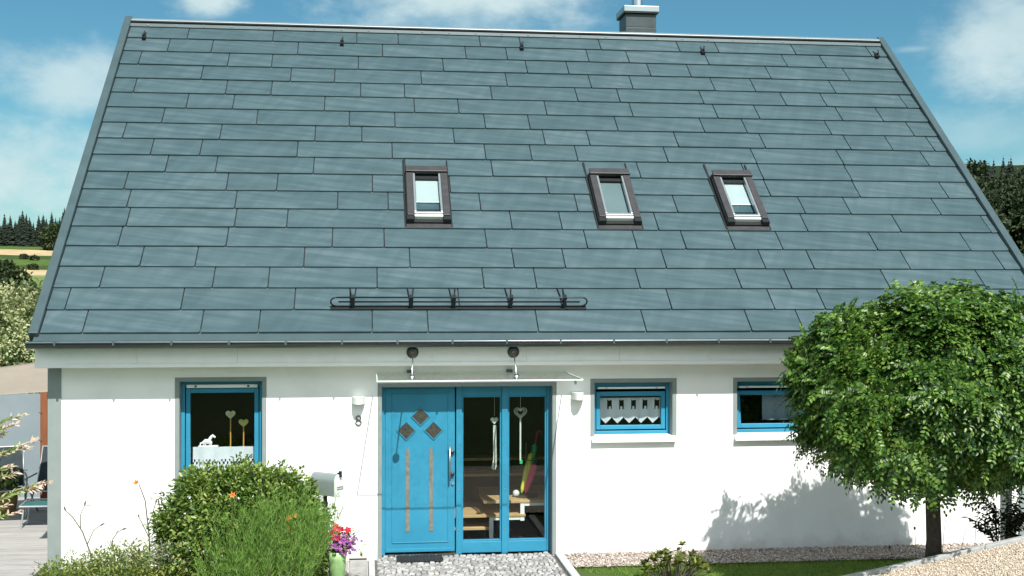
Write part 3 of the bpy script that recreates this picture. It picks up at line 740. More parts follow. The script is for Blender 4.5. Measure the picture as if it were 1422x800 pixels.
# snow guard -----------------------------------------------------------
def rail_path(h):
    return [(-.43, h), (2.86, h)]
m = MB(); sB = .46
loop = [(-.36, .20), (2.79, .20)]
pts = [RP(-.36, sB, .19), RP(2.79, sB, .19)]
arc = [RP(2.79+.075*math.sin(t), sB, .115+.075*math.cos(t)) for t in np.linspace(0, math.pi, 9)]
arc2 = [RP(-.36-.075*math.sin(t), sB, .115-.075*math.cos(t)) for t in np.linspace(0, math.pi, 9)]
m.tube([RP(-.36, sB, .19)]+arc+arc2, .0105, 8)
sgd = m.build('snow_guard', M['black'], HOUSE, smooth=True)
m = MB(); m.tube([RP(-.34, sB, .115), RP(2.77, sB, .115)], .0095, 8); m.build('rail', M['black'], sgd, smooth=True)
m = MB(); m.box(-.44, 2.86, sB-.045, sB+.02, .024, .034, RP); m.build('base_rail', M['black'], sgd)
for bx in (-.156, .585, 1.13, 1.868, 2.566):
    m = MB()
    for dx, lean in ((-.028, .012), (.028, -.012)):
        m.tube([RP(bx+dx+lean*-1, .85, .018), RP(bx+dx*.6, .60, .05), RP(bx+dx*.5, sB+.02, .10)], .0085, 6)
    m.box(bx-.016, bx+.016, sB-.03, sB+.03, .024, .215, RP)
    for h in (.04, .115, .19): m.box(bx-.024, bx+.024, sB-.028, sB+.028, h-.018, h+.018, RP)
    m.build('guard_bracket', M['black'], sgd)
for hx, hs in ((-3.637, 7.15), (-.395, 7.12), (2.657, 7.13), (5.85, 7.14), (9.035, 7.16)):
    m = MB(); m.box(hx-.016, hx+.016, hs-.03, hs+.16, .018, .028, RP); m.box(hx-.03, hx+.03, hs-.085, hs+.03, .022, .075, RP)
    m.tube([RP(hx, hs-.03, .06), RP(hx, hs-.06, .11), RP(hx+.015, hs+.02, .13)], .012, 6)
    m.build('roof_hook', M['black'], HOUSE, bevel=.006)

# chimney ----------------------------------------------------------------
m = MB(); m.box(4.615, 5.175, 5.98, 6.56, 7.2, 8.10); m.box(4.619, 5.171, 5.984, 6.556, 8.106, 8.345)
ch = m.build('chimney', M['chimney_sheet'], HOUSE, bevel=.006)
m = MB(); m.box(4.585, 5.205, 5.93, 6.62, 8.35, 8.372); m.build('cap_underside', M['black'], ch)
m = MB(); m.box(4.575, 5.212, 5.92, 6.63, 8.374, 8.475); m.build('chimney_cap', M['bead'], ch, bevel=.006)
m = MB(); m.lathe([(.125, 0), (.125, .03), (.098, .05), (.098, .62), (.125, .63), (.125, .75), (0, .80)], (4.885, 6.27, 8.476), 24); m.build('flue_pipe', M['steel'], ch, smooth=False)

# ------------------------------------------------------------------ things in the windows and the hall
def curtain(name, label, x0, x1, z0, z1, y, scallops, vee, holes, folds, parent_windows=None):
    """little cafe curtain: gathered cloth, cut-outs, scalloped lower hem"""
    nx, nz = 120, 26; V = []; F = []
    def low(t):
        p = (t*scallops) % 1
        return z0+(abs(p-.5)*2*vee if scallops else 0)
    for i in range(nx+1):
        t = i/nx; x = x0+(x1-x0)*t; lo = low(t)
        for j in range(nz+1):
            q = j/nz; V.append((x, y+.010*math.sin(t*folds*2*math.pi), lo+(z1-lo)*q))
    for i in range(nx):
        for j in range(nz):
            t = (i+.5)/nx; z = (V[i*(nz+1)+j][2]+V[i*(nz+1)+j+1][2])/2
            if holes(t, z): continue
            a = i*(nz+1)+j; F.append((a, a+nz+1, a+nz+2, a+1))
    o = make(name, np.array(V), F, M['lace']); s = o.modifiers.new('thick', 'SOLIDIFY'); s.thickness = .003
    return tag(o, label, 'curtain')
def eyelets(t, z):
    for zz, n, ph in ((1.19, 16, 0.), (1.155, 16, .5)):
        p = (t*n+ph) % 1
        if abs(z-zz) < .016 and abs(p-.5) < .22 and (zz < 1.17 or int(t*n) % 4 != 2): return True
    return False
curtain('curtain', 'long white cafe curtain with punched eyelets behind the round bush', -2.21, -1.43, 1.05, 1.365, .80, 8, .03, eyelets, 4)
def cutouts(t, z):
    p = (t*5.3-.33) % 1
    return abs(p-.5) < .20 and 1.80 < z < 1.925 and not (abs(p-.5) < .09 and z < 1.84)
curtain('curtain', 'short white lace curtain with pointed hem in the window beside the door lamp', 3.13, 3.99, 1.61, 1.955, .755, 5.3, .085, cutouts, 5)
curtain('curtain', 'pale cloth half drawn in the window nearest the ball tree', 5.40, 5.93, 1.63, 2.02, .80, 0, 0., lambda t, z: False, 3)
WS = MB(); WS.box(-2.30, -1.34, .70, .98, 1.0, 1.03)
WS.build('inner_sill', M['white'], w1)
def heart(cx, cz, w, y0, y1, m=None):
    pts = []
    for k in range(36):
        t = 2*math.pi*k/36
        pts.append((cx+w*(16*math.sin(t)**3)/32, cz+w*(13*math.cos(t)-5*math.cos(2*t)-2*math.cos(3*t)-math.cos(4*t))/32))
    return (m or MB()).prism(pts[::-1], y0, y1)
for cx, cz, w, mat, lab in ((-1.742, 1.775, .125, 'wire', 'taller pale wire heart on an orange stick in the left window'), (-1.575, 1.665, .125, 'heartgold', 'shorter solid yellow heart on a stick in the left window')):
    t = thing('heart_stick', lab, 'ornament', (cx, .88, 1.031), 'heart sticks on the window sill')
    MB().tube([(cx, .88, 1.031), (cx, .88, cz-.03)], .009, 6).build('stick', M['stick'], t)
    h = heart(cx, cz, w, .868, .884).build('heart', M[mat], t, bevel=.004)
    if mat == 'wire': heart(cx, cz+.002, w*.62, .862, .868).build('heart_inlay', M['heartgold'], t)
# a little white horse figurine, built as one rounded body
fg = MB()
fg.tube([(-2.10, .88, 1.40), (-2.06, .88, 1.425), (-2.01, .88, 1.42), (-1.985, .88, 1.40)], [.02, .034, .032, .018], 8)
fg.tube([(-2.02, .88, 1.43), (-1.995, .88, 1.475), (-1.975, .88, 1.50)], [.024, .02, .018], 8)
fg.tube([(-1.98, .88, 1.505), (-1.935, .88, 1.475)], [.02, .011], 8)
for lx in (-2.085, -2.06, -2.005, -1.985): fg.tube([(lx, .88+(.014 if lx in (-2.085, -2.005) else -.014), 1.41), (lx-.004, .88, 1.372)], [.011, .008], 6)
fg.tube([(-2.10, .88, 1.41), (-2.125, .88, 1.40), (-2.13, .88, 1.372)], [.010, .012, .008], 6)
fg.box(-2.15, -1.90, .84, .92, 1.030, 1.372)
tag(fg.build('figurine', M['white'], smooth=False, bevel=.003), 'small white horse figurine on the inner sill above the curtain', 'figurine')
# hanging heart ornaments behind the door glazing
t = thing('hanging_ornament', 'white hanging heart with loose ribbons in the left door pane', 'ornament', (1.712, .80, .97), 'hanging hearts in the door glazing')
heart(1.712, 1.665, .105, .790, .806).build('heart', M['wire'], t, bevel=.004)
m = MB(); m.tube([(1.712, .798, 1.72), (1.712, .798, 2.0)], .002, 5)
m.build('cord', M['wire'], t)
m = MB()
for k in range(5):
    x_ = 1.70+.008*k; m.tube([(x_, .798, 1.60), (x_+random.uniform(-.008, .008), .80, 1.35), (x_+random.uniform(-.012, .012), .796, 1.15), (x_+random.uniform(-.03, .03), .80, .98+random.uniform(0, .1))], [.007, .005, .006, .008], 5)
m.build('ribbon', M['wire'], t)
t = thing('hanging_ornament', 'dark wire heart on a long pale strip in the right door pane', 'ornament', (2.062, .80, 1.08), 'hanging hearts in the door glazing')
m = MB()
for w in (.17, .13, .09):
    P = []
    for k in range(33):
        q = 2*math.pi*k/32; P.append((2.062+w*(16*math.sin(q)**3)/32, .80, 1.765+w*(13*math.cos(q)-5*math.cos(2*q)-2*math.cos(3*q)-math.cos(4*q))/32))
    m.tube(P, .004, 5)
m.tube([(2.062, .80, 1.80), (2.062, .80, 2.0)], .002, 5)
m.build('heart', M['wire'], t)
MB().box(2.052, 2.072, .797, .803, 1.13, 1.68).build('ribbon', M['wire'], t)
MB().box(2.05, 2.09, .785, .815, 1.08, 1.13).build('tassel', M['umb_green'], t, bevel=.005)
# umbrella stand on the third tread
t = thing('umbrella_stand', 'dark metal umbrella stand on a stair tread inside the door', 'umbrella stand', (2.25, 1.62, .506))
MB().lathe([(.19, 0), (.19, .02), (.03, .035), (.02, .05)], (2.25, 1.62, .506), 20).build('foot', M['darksteel'], t)
m = MB(); m.tube([(2.25, 1.62, .55), (2.25, 1.62, 1.25)], .012, 8); m.build('pole', M['darksteel'], t)
m = MB(); m.tube([(2.30+.12*math.cos(k*math.pi/8), 1.62+.10*math.sin(k*math.pi/8), 1.02) for k in range(17)], .006, 6); m.build('ring', M['darksteel'], t)
for i, (dx, dy, mat, top, lab) in enumerate(((.0, .0, 'umb_yellow', 1.20, 'furled lime yellow patterned umbrella in the stand'), (.05, -.04, 'umb_pink', 1.03, 'shorter furled pink umbrella leaning in front of the others'), (.06, .05, 'umb_green', 1.34, 'tall furled green umbrella with a red crook handle'))):
    b0 = Vector((2.18+dx, 1.58+dy, .56)); b1 = Vector((2.34+dx, 1.60+dy, top))
    t = thing('umbrella', lab, 'umbrella', tuple(b0), 'umbrellas in the stand')
    P = [b0+(b1-b0)*k for k in (0, .08, .45, .82, .86)]
    m = MB(); m.tube([tuple(p) for p in P], [.010, .030, .050, .036, .012], 10); m.build('canopy', M[mat], t)
    d = (b1-b0).normalized(); H = [b1-(b1-b0)*.14, b1]
    if i == 2: H += [b1+d*.05, b1+d*.085+Vector((.025, 0, 0)), b1+d*.07+Vector((.055, 0, 0)), b1+d*.03+Vector((.06, 0, 0))]
    m = MB(); m.tube([tuple(p) for p in H], .010, 8); m.build('handle', M['crimson'] if i == 2 else M['darksteel'], t)
# rounded white ball bag by the umbrellas
m = MB(); m.lathe([(0, -.05), (.028, -.043), (.046, -.015), (.048, .015), (.03, .042), (0, .05)], (2.10, 1.56, .557), 16)
tag(m.build('ball', M['lamp'], smooth=True), 'small white ball lying beside the umbrella stand', 'ball')

# ------------------------------------------------------------------ paths, kerbs, paving
def gz(x, y): return float(height(x, y))
# cobbled path in front of the door: hand-set granite setts in wavy rows
m = MB(); y = .60; row = 0
bed = MB(); bed.box(.10, 2.50, -2.6, .64, -.16, -.085); struct(bed.build('cobble_bed', M['joint']))
while y > -2.5:
    d = random.uniform(.055, .078); x = .16+random.uniform(-.02, .02)
    while x < 2.40:
        w = random.uniform(.055, .095)
        x1_ = min(x+w, 2.44); wob = .025*math.sin(x*3+row)
        zt_ = -.062+random.uniform(-.008, .006)-.0*y
        j = lambda: random.uniform(-.009, .009)
        a, b, c, e_ = x+.007, x1_-.007, y-d+.007+wob, y-.007+wob
        top = [(a+.008+j(), c+.008+j(), zt_+j()*.3), (b-.008+j(), c+.008+j(), zt_+j()*.3), (b-.008+j(), e_-.008+j(), zt_+j()*.3), (a+.008+j(), e_-.008+j(), zt_+j()*.3)]
        mid = [(a, c, zt_-.012), (b, c, zt_-.012), (b, e_, zt_-.012), (a, e_, zt_-.012)]
        lo = [(px_, py_, -.10) for px_, py_, _ in mid]
        m.add(top+mid+lo, [(0, 1, 2, 3)]+[(i+4, (i+1) % 4+4, (i+1) % 4, i) for i in range(4)]+[(i+8, (i+1) % 4+8, (i+1) % 4+4, i+4) for i in range(4)])
        x += w
    y -= d; row += 1
struct(m.build('cobbled_path', M['cobble']))
m = MB()
for sx, xa, xb in ((0, .045, .125), (1, 2.475, 2.585)):
    y = .44 if sx == 0 else .46
    while y > -2.6:
        l = random.uniform(.75, 1.0); m.box(xa+random.uniform(-.004, .004), xb, y-l+.008, y, -.2, -.045+random.uniform(-.006, .006)); y -= l
struct(m.build('path_kerb', M['kerb'], bevel=.008))
struct(MB().box(-1.07, .04, -.64, .43, -.16, -.092).build('slab_bed', M['bedgrey']))
m = MB()
for xa, xb, ya, yb in ((-.20, .035, -.05, .42), (-.62, -.21, -.05, .42), (-.20, .035, -.62, -.06), (-.62, -.21, -.62, -.06), (-1.05, -.63, -.05, .42)):
    m.box(xa+.006, xb-.006, ya+.006, yb-.006, -.16, -.068+random.uniform(-.006, .006))
struct(m.build('paving', M['slab'], bevel=.008))
m = MB(); m.box(-.20, .025, .428, .452, -.068, -.050); tag(m.build('drain_grate', M['black'], bevel=.003), 'narrow dark drain slot at the wall beside the front door', 'drain')
# doormat
t = thing('doormat', 'black ribbed rubber doormat on the cobbles before the blue door', 'doormat', (.69, .38, -.06))
MB().box(.405, .985, .20, .52, -.060, -.046).build('mat_base', M['rubber'], t, bevel=.004)
m = MB(); yy = .215
while yy < .505:
    xx = .42
    while xx < .97: m.box(xx, xx+.030, yy, yy+.022, -.0462, -.036); xx += .042
    yy += .034
m.build('rubber_ribs', M['rubber'], t)

def pebbles(name, pts, size, mat):
    n = len(pts); base = np.array([(1, 0, 0), (0, 1, 0), (-1, 0, 0), (0, -1, 0), (0, 0, .8), (0, 0, -.6)], float)
    S = size*rng.uniform(.5, 1.25, (n, 1, 1))*rng.uniform(.7, 1.3, (n, 1, 3)); ang = rng.uniform(0, 6.28, n)
    B = base[None]*S+rng.normal(size=(n, 6, 3))*size*.12
    c, s = np.cos(ang)[:, None], np.sin(ang)[:, None]
    B = np.stack([B[..., 0]*c-B[..., 1]*s, B[..., 0]*s+B[..., 1]*c, B[..., 2]], -1)+np.asarray(pts)[:, None]
    fb = np.array([(0, 1, 4), (1, 2, 4), (2, 3, 4), (3, 0, 4), (1, 0, 5), (2, 1, 5), (3, 2, 5), (0, 3, 5)])
    F = (np.arange(n)[:, None, None]*6+fb[None]).reshape(-1, 3)
    return struct(make(name, B.reshape(-1, 3), F, mat), 'stuff')
# gravel strip along the wall
def drape(name, xs, ys, fn, mat, dz):
    X, Y = np.meshgrid(xs, ys, indexing='ij'); PX, PY = fn(X, Y); Z = height(PX, PY)+dz
    nx, ny = X.shape; V = np.stack([PX, PY, Z], -1).reshape(-1, 3)
    F = [(i*ny+j, (i+1)*ny+j, (i+1)*ny+j+1, i*ny+j+1) for i in range(nx-1) for j in range(ny-1)]
    return struct(make(name, V, F, mat))
drape('gravel_strip', np.linspace(2.6, 9.3, 60), np.linspace(-.26, .475, 8), lambda a, b: (a, b), M['bedgrey'], .028)
n = 9000; px_ = rng.uniform(2.6, 9.2, n); py_ = rng.uniform(-.28, .47, n)
pebbles('wall_pebbles', np.stack([px_, py_, height(px_, py_)+.036+rng.uniform(-.006, .01, n)], -1), .016, M['pebble'])
# sloping gravel path with its kerbs on the right
def kuv(u, v): return 5.323+u*KD[0]+v*KD[1], -2.1+u*KD[1]-v*KD[0]
drape('gravel_path', np.linspace(-1.6, 7.5, 70), np.linspace(.06, 2.15, 22), kuv, M['bed'], .035)
n = 26000; u_ = rng.uniform(-.4, 4.2, n); v_ = rng.uniform(.06, 2.1, n); X_, Y_ = kuv(u_, v_)
pebbles('path_pebbles', np.stack([X_, Y_, height(X_, Y_)+.041+rng.uniform(-.004, .008, n)], -1), .010, M['chip'])
def kerb_run(v0, v1, up):
    m = MB(); u = -1.4
    while u < 7.2:
        l = .98; P = []
        for uu in (u+.004, u+l-.004):
            for vv in (v0, v1):
                x_, y_ = kuv(uu, vv); zg = .075+.33*max(-3., min(uu, 9.)); zg = max(zg, gz(x_, y_)-.02)
                P.append((x_, y_, zg))
        a, b, c, d = P
        top = [(*a[:2], a[2]+up), (*c[:2], c[2]+up), (*d[:2], d[2]+up), (*b[:2], b[2]+up)]; lo = [(x_, y_, z_-.3) for x_, y_, z_ in top]
        m.add(top+lo, [(0, 1, 2, 3), (7, 6, 5, 4)]+[(i, i+4, (i+1) % 4+4, (i+1) % 4) for i in range(4)]); u += l
    return m
struct(kerb_run(-.07, .05, .085).build('kerb', M['kerb'], bevel=.012))
struct(kerb_run(2.16, 2.28, .07).build('kerb', M['kerb'], bevel=.012))
drape('bounce_gravel', np.linspace(-3.2, 4.4, 24), np.linspace(-4.4, -1.75, 12), lambda a, b: (a, b), M['bed'], .03)  # unseen pale gravel added to bounce light onto the shaded wall
# lawn between gravel strip and kerb
n = 60000; gx_ = rng.uniform(2.6, 9.0, n); gy_ = rng.uniform(-2.4, -.22, n)
u_, v_ = kerb_uv(gx_, gy_); keep = (v_ < -.08)
gx_, gy_ = gx_[keep], gy_[keep]; n = len(gx_)
D = np.stack([rng.normal(0, .35, n), rng.normal(0, .35, n), np.ones(n)], -1)
v, f = blades(np.stack([gx_, gy_, height(gx_, gy_)-.005], -1), D, rng.uniform(.03, .075, n), .0032, np.stack([rng.normal(0, .02, n), rng.normal(0, .02, n), -.01*np.ones(n)], -1), 2)
struct(make('lawn_grass', v, f, M['grass']), 'stuff')

# terrace deck on the left
m = MB(); y = 6.3
while y > -1.3:
    m.box(-9.5, XL-.06, y-.138, y, -.10, -.055+random.uniform(-.002, .002)); y -= .145
struct(m.build('terrace_deck', M['deck'], bevel=.004))

# ------------------------------------------------------------------ plants
def cloud_leaves(centers, n_each, spread, L, W, outward=None, up=.4, bend=.2):
    """leaf tufts: n_each leaves round every centre"""
    C = np.repeat(np.asarray(centers, float), n_each, 0); n = len(C)
    O = rng.normal(size=(n, 3))*spread
    P = C+O
    out = unit(O)+ (np.repeat(outward, n_each, 0) if outward is not None else 0)
    D = unit(out+rng.normal(size=(n, 3))*.5)
    U = unit(np.array([0, 0, 1.])*up+(np.repeat(outward, n_each, 0) if outward is not None else 0)*.6+rng.normal(size=(n, 3))*.35)
    return leaf_arrays(P, D, U, L*rng.uniform(.7, 1.25, n), W*rng.uniform(.75, 1.2, n), .3, bend)

# ball tree (robinia): trunk, limbs and drooping pinnate leaves
TX, TY = 6.285, -2.42; TZ = gz(TX, TY)
t = thing('ball_tree', 'dense green ball-headed tree on a dark trunk beside the sloping gravel path', 'tree', (TX, TY, TZ))
CC = np.array([TX+.07, TY, 2.31]); AX = np.array([1.48, 1.20, 1.03])
m = MB(); m.tube([(TX, TY, TZ-.1), (TX+.01, TY, TZ+.25), (TX-.005, TY, TZ+.7), (TX+.01, TY+.01, 1.45)], [.098, .084, .080, .084], 12)
for k in range(13):
    a = 2*math.pi*k/13+random.uniform(-.2, .2); e = random.uniform(.15, 1.2); r = .75
    d = Vector((math.cos(a)*math.cos(e)*AX[0]*r, math.sin(a)*math.cos(e)*AX[1]*r, math.sin(e)*AX[2]*r))
    b = Vector((TX+.01, TY+.01, 1.42)); c_ = Vector(CC)+d
    m.tube([tuple(b), tuple(b.lerp(c_, .5)+Vector((0, 0, .18))), tuple(c_)], [.042, .026, .010], 6)
m.build('trunk', M['bark'], t, smooth=True)
ns = 1350
dirs = sphere_dirs(ns*2); dirs = dirs[dirs[:, 2] > -.95][:ns]
sprays = sphere_dirs(95); near_ = np.arccos(np.clip(dirs@sprays.T, -1, 1)).min(1)          # foliage gathers in sprays with hollows between
lump = (1.09-2.6*near_**2)*(1+.05*np.sin(dirs[:, 0]*5.1+1.3)*np.cos(dirs[:, 1]*4.3))
lump = np.clip(lump, .72, 1.12)
rad = np.where(rng.uniform(size=len(dirs)) < .74, rng.uniform(.84, 1.0, len(dirs)), rng.uniform(.45, .85, len(dirs)))*lump
SH = CC+dirs*(np.abs(dirs)**2.35).sum(1)[:, None]**(-1/2.35)*AX*rad[:, None]
rxy = np.hypot((SH[:, 0]-CC[0])/AX[0], (SH[:, 1]-CC[1])/AX[1])
floor_ = 1.33+.34*rxy**2.2                                             # underside: flat in the middle, rising outwards
low = SH[:, 2] < floor_+.18
SH[:, 2] = np.where(low, np.maximum(SH[:, 2], floor_+rng.uniform(-.10, .16, len(SH))), SH[:, 2])   # ragged, flattish underside
LP, LD, LU, LL = [], [], [], []
nl = 8
for i in range(len(SH)):
    o = dirs[i]*np.array([1, 1, .7])+np.array([0, 0, .25]); o = o/np.linalg.norm(o)
    a0 = rng.uniform(0, 6.28)
    s_ = np.cross(o, [.3, .2, .9]); s_ /= np.linalg.norm(s_); q_ = np.cross(o, s_)
    for k in range(nl):
        a = a0+k*2.4; rd = s_*math.cos(a)+q_*math.sin(a)
        d = o*rng.uniform(.25, 1.)+rd*.95+np.array([0, 0, -.10]); d /= np.linalg.norm(d)
        LP.append(SH[i]+o*(.16*(k/nl)-.08)); LD.append(d); LU.append(o+np.array([0, 0, .6])+rng.normal(size=3)*.2); LL.append(rng.uniform(.17, .30))
LP, LD, LU, LL = map(np.array, (LP, LD, LU, LL))
S_ = unit(np.cross(LD, LU)); U_ = unit(np.cross(S_, LD))
parts = []
npair = 7
droop = rng.uniform(.12, .42, len(LP))
for k in range(npair):
    f_ = .2+.8*k/npair
    c = LP+LD*(LL*f_)[:, None]-np.array([0, 0, 1.])*(LL*f_*f_*droop)[:, None]
    ax = unit(LD-np.array([0, 0, 1.])*(2*f_*droop)[:, None])
    sz = .056*(1-.25*abs(f_-.55))*rng.uniform(.8, 1.2, len(LP))
    for sg_ in (-1, 1):
        parts.append(leaf_arrays(c, S_*sg_+ax*.45+rng.normal(size=c.shape)*.12, U_+rng.normal(size=c.shape)*.2, sz, .0155, .15, .15))
c = LP+LD*LL[:, None]-np.array([0, 0, 1.])*(LL*droop)[:, None]
parts.append(leaf_arrays(c, unit(LD-np.array([0, 0, 1.])*(2*droop)[:, None]), U_, .052, .014, .15, .15))
v, f = join(parts)
make('crown', v, f, M['robinia'], t)

# round leafy bush under the left window
t = thing('round_bush', 'round light green leafy bush under the left window', 'bush', (-1.47, -.62, -.1))
BC = np.array([-1.42, -.62, .37]); BA = np.array([.94, .60, .87])
m = MB()
for k in range(26):
    a = random.uniform(0, 6.28); e = random.uniform(.3, 1.5)
    d = Vector((math.cos(a)*math.cos(e)*BA[0], math.sin(a)*math.cos(e)*BA[1], math.sin(e)*BA[2]))*.85
    b = Vector((BC[0]+random.uniform(-.25, .25), BC[1]+random.uniform(-.12, .12), -.12)); m.tube([tuple(b), tuple(b.lerp(Vector(BC)+d, .55)+Vector((0, 0, .1))), tuple(Vector(BC)+d)], [.014, .009, .004], 5)
m.build('stems', M['drystem'], t)
dd = sphere_dirs(3600); dd = dd[dd[:, 2] > -.55]
sq = (np.abs(dd)**2.6).sum(1)**(-1/2.6)
lump = 1+.07*np.sin(dd[:, 0]*9+1)*np.cos(dd[:, 2]*8)
rr = np.where(rng.uniform(size=len(dd)) < .75, rng.uniform(.86, 1.02, len(dd)), rng.uniform(.4, .9, len(dd)))
C = BC+dd*(sq*rr*lump)[:, None]*BA
for _ in range(75):                                                    # long new shoots that break the outline
    d_ = dd[rng.integers(len(dd))]
    if d_[2] < -.1: continue
    q_ = (np.abs(d_)**2.6).sum()**(-1/2.6)
    sp_ = BC+d_*q_*BA*np.linspace(.95, rng.uniform(1.05, 1.14), 5)[:, None]+np.array([0, 0, .04])*np.linspace(0, 1, 5)[:, None]
    C = np.concatenate([C, sp_]); dd = np.concatenate([dd, np.repeat(d_[None], 5, 0)])
C[:, 2] = np.maximum(C[:, 2], -.05)
v, f = cloud_leaves(C, 9, .038, .060, .0175, dd, .7, .25)
make('foliage', v, f, M['bush'], t)

# feathery green perennial in front of the bush
FX, FY_, = -1.10, -1.25
t = thing('feathery_plant', 'tall fine-leaved bright green perennial in front of the round bush', 'plant', (FX, FY_, -.1))
ns = 1100
bx = FX+np.clip(rng.normal(0, .29, ns), -.66, .36); by = FY_+rng.normal(0, .16, ns)
lean = (bx-FX)*.38+rng.normal(.10, .09, ns)
hh = (.55+.85*rng.uniform(0, 1, ns)**1.3)*(1-.42*np.abs(bx-FX-.1))
B = np.stack([bx, by, np.full(ns, -.1)], -1); D = np.stack([lean, rng.normal(-.03, .12, ns), np.ones(ns)], -1)
bend = np.stack([lean*.22*hh, rng.normal(0, .05, ns), -.04*np.ones(ns)], -1)
v0, f0 = blades(B, D, hh, .0032, bend, 4)
make('stems', v0, f0, M['stem'], t)
k = 32
tt = rng.uniform(.22, 1.0, (ns, k)); Du = unit(D)
P = B[:, None]+Du[:, None]*(hh[:, None]*tt)[..., None]+bend[:, None]*(tt**2)[..., None]
P = P.reshape(-1, 3); n = len(P)
Dn = unit(np.repeat(Du, k, 0)*.9+rng.normal(size=(n, 3))*.42)
v, f = leaf_arrays(P, Dn, rng.normal(size=(n, 3)), rng.uniform(.045, .10, n), rng.uniform(.0014, .0028, n), .2, .12)
make('foliage', v, f, M['feather'], t)
# orange blooms showing through it
def lily_flower(m, p, s, d):
    d = Vector(d).normalized(); a = d.orthogonal().normalized(); b = d.cross(a)
    for k in range(6):
        q = 2*math.pi*k/6; o = a*math.cos(q)+b*math.sin(q); sd = d.cross(o)
        p0 = Vector(p); p1 = p0+d*s*.6+o*s*.35; p2 = p0+d*s*.75+o*s*.95
        m.add([tuple(p0), tuple(p1+sd*s*.22), tuple(p2), tuple(p1-sd*s*.22)], [(0, 1, 2, 3)])
for i, (x_, z_, lab) in enumerate(((-1.48, 1.10, 'single orange lily bloom high at the middle of the round bush'), (-.86, .83, 'orange lily blooms in the fine foliage near the mailbox'))):
    t = thing('orange_lily', lab, 'flower', (x_, -1.28, -.1), 'orange lilies in the flower bed')
    MB().tube([(x_-.05, -1.28, -.1), (x_-.02, -1.30, z_*.6), (x_, -1.30, z_-.02)], .004, 5).build('stalk', M['stem'], t)
    m = MB(); lily_flower(m, (x_, -1.31, z_-.02), .045, (0, -.9, .5))
    if i: lily_flower(m, (x_+.06, -1.30, z_+.01), .038, (.4, -.8, .3)); lily_flower(m, (x_+.015, -1.31, z_-.13), .035, (-.2, -.9, .1))
    m.build('blossom', M['orange'], t)

# daylily stalks against the white wall, left of the window
def stalk(m, pts, r=.006): m.tube(pts, [1.7*r*(1-.5*i/len(pts)) for i in range(len(pts))], 5)
def bud(m, p, d, l=.065, r=.013):
    p = Vector(p); d = Vector(d).normalized(); m.tube([tuple(p), tuple(p+d*l*.5), tuple(p+d*l)], [r*.4, r, r*.3], 5)
t = thing('daylily', 'leftmost dry branching daylily stalk against the white wall', 'flower', (-3.17, -.45, -.1), 'daylily stalks by the white wall')
m = MB(); stalk(m, [(-3.13, -.45, -.1), (-3.22, -.45, .30), (-3.31, -.45, .55), (-3.42, -.45, .72), (-3.50, -.45, .80)])
stalk(m, [(-3.33, -.45, .58), (-3.33, -.45, .75), (-3.28, -.45, .86)], .004); stalk(m, [(-3.28, -.45, .86), (-3.20, -.46, .85)], .003); stalk(m, [(-3.25, -.45, .40), (-3.18, -.45, .56), (-3.10, -.45, .62)], .004)
for p, d in (((-3.50, -.45, .79), (-.3, 0, 1)), ((-3.285, -.45, .85), (.2, 0, 1)), ((-3.11, -.45, .61), (1, 0, .6))): bud(m, p, d)
m.build('stalk', M['drystem'], t)
t = thing('daylily', 'daylily stalk curving right low against the white wall', 'flower', (-2.92, -.5, -.1), 'daylily stalks by the white wall')
m = MB(); stalk(m, [(-2.90, -.5, -.1), (-2.93, -.5, .28), (-2.96, -.5, .44), (-2.90, -.5, .54), (-2.84, -.5, .57)], .005); stalk(m, [(-2.94, -.5, .30), (-3.02, -.5, .45)], .003)
bud(m, (-2.85, -.5, .57), (1, 0, .3), .06); m.build('stalk', M['drystem'], t)
t = thing('daylily', 'daylily stalk with the single open orange flower against the white wall', 'flower', (-2.56, -.45, -.1), 'daylily stalks by the white wall')
m = MB(); stalk(m, [(-2.52, -.45, -.1), (-2.545, -.45, .5), (-2.59, -.45, .90), (-2.66, -.45, 1.09)]); stalk(m, [(-2.55, -.45, .60), (-2.47, -.45, .86)], .004); stalk(m, [(-2.54, -.45, .45), (-2.66, -.45, .70)], .004)
bud(m, (-2.47, -.45, .86), (.3, 0, 1)); bud(m, (-2.66, -.45, .70), (-.2, 0, 1), .04); m.build('stalk', M['drystem'], t)
m = MB(); lily_flower(m, (-2.68, -.46, 1.10), .055, (-.3, -.7, .6)); m.build('blossom', M['orange'], t)
t = thing('daylily', 'forked daylily stalk beside the blue window frame', 'flower', (-2.36, -.45, -.1), 'daylily stalks by the white wall')
m = MB(); stalk(m, [(-2.36, -.45, -.1), (-2.39, -.45, .5), (-2.43, -.45, .85)]); stalk(m, [(-2.39, -.45, .62), (-2.28, -.45, .86), (-2.16, -.45, .99)], .004); bud(m, (-2.25, -.45, .92), (1, 0, .8), .10, .011); bud(m, (-2.43, -.45, .85), (-.1, 0, 1)); m.build('stalk', M['drystem'], t)
# strap leaves and mixed herbs of the flower bed
t = thing('herb_patch', 'yellowish green patch of mixed herbs and strap leaves below the daylily stalks', 'plants', (-2.7, -.8, -.1))
n = 900; P = np.stack([rng.uniform(-3.75, -1.75, n), rng.uniform(-1.25, -.35, n), np.full(n, -.1)], -1)
D = np.stack([rng.normal(0, .35, n), rng.normal(0, .25, n), np.ones(n)], -1); L_ = rng.uniform(.18, .5, n)*(.55+.45*sstep(-3.8, -2.9, P[:, 0]))
v, f = blades(P, D, L_, rng.uniform(.004, .009, n), np.stack([rng.normal(0, .12, n), rng.normal(0, .08, n), -.06*np.ones(n)], -1), 4)
make('strap_leaves', v, f, M['weed'], t)
n = 340; C = np.stack([rng.uniform(-3.7, -1.7, n), rng.uniform(-1.3, -.4, n), rng.uniform(-.05, .40, n)], -1); C[:, 2] *= (.35+.65*sstep(-3.8, -2.7, C[:, 0]))
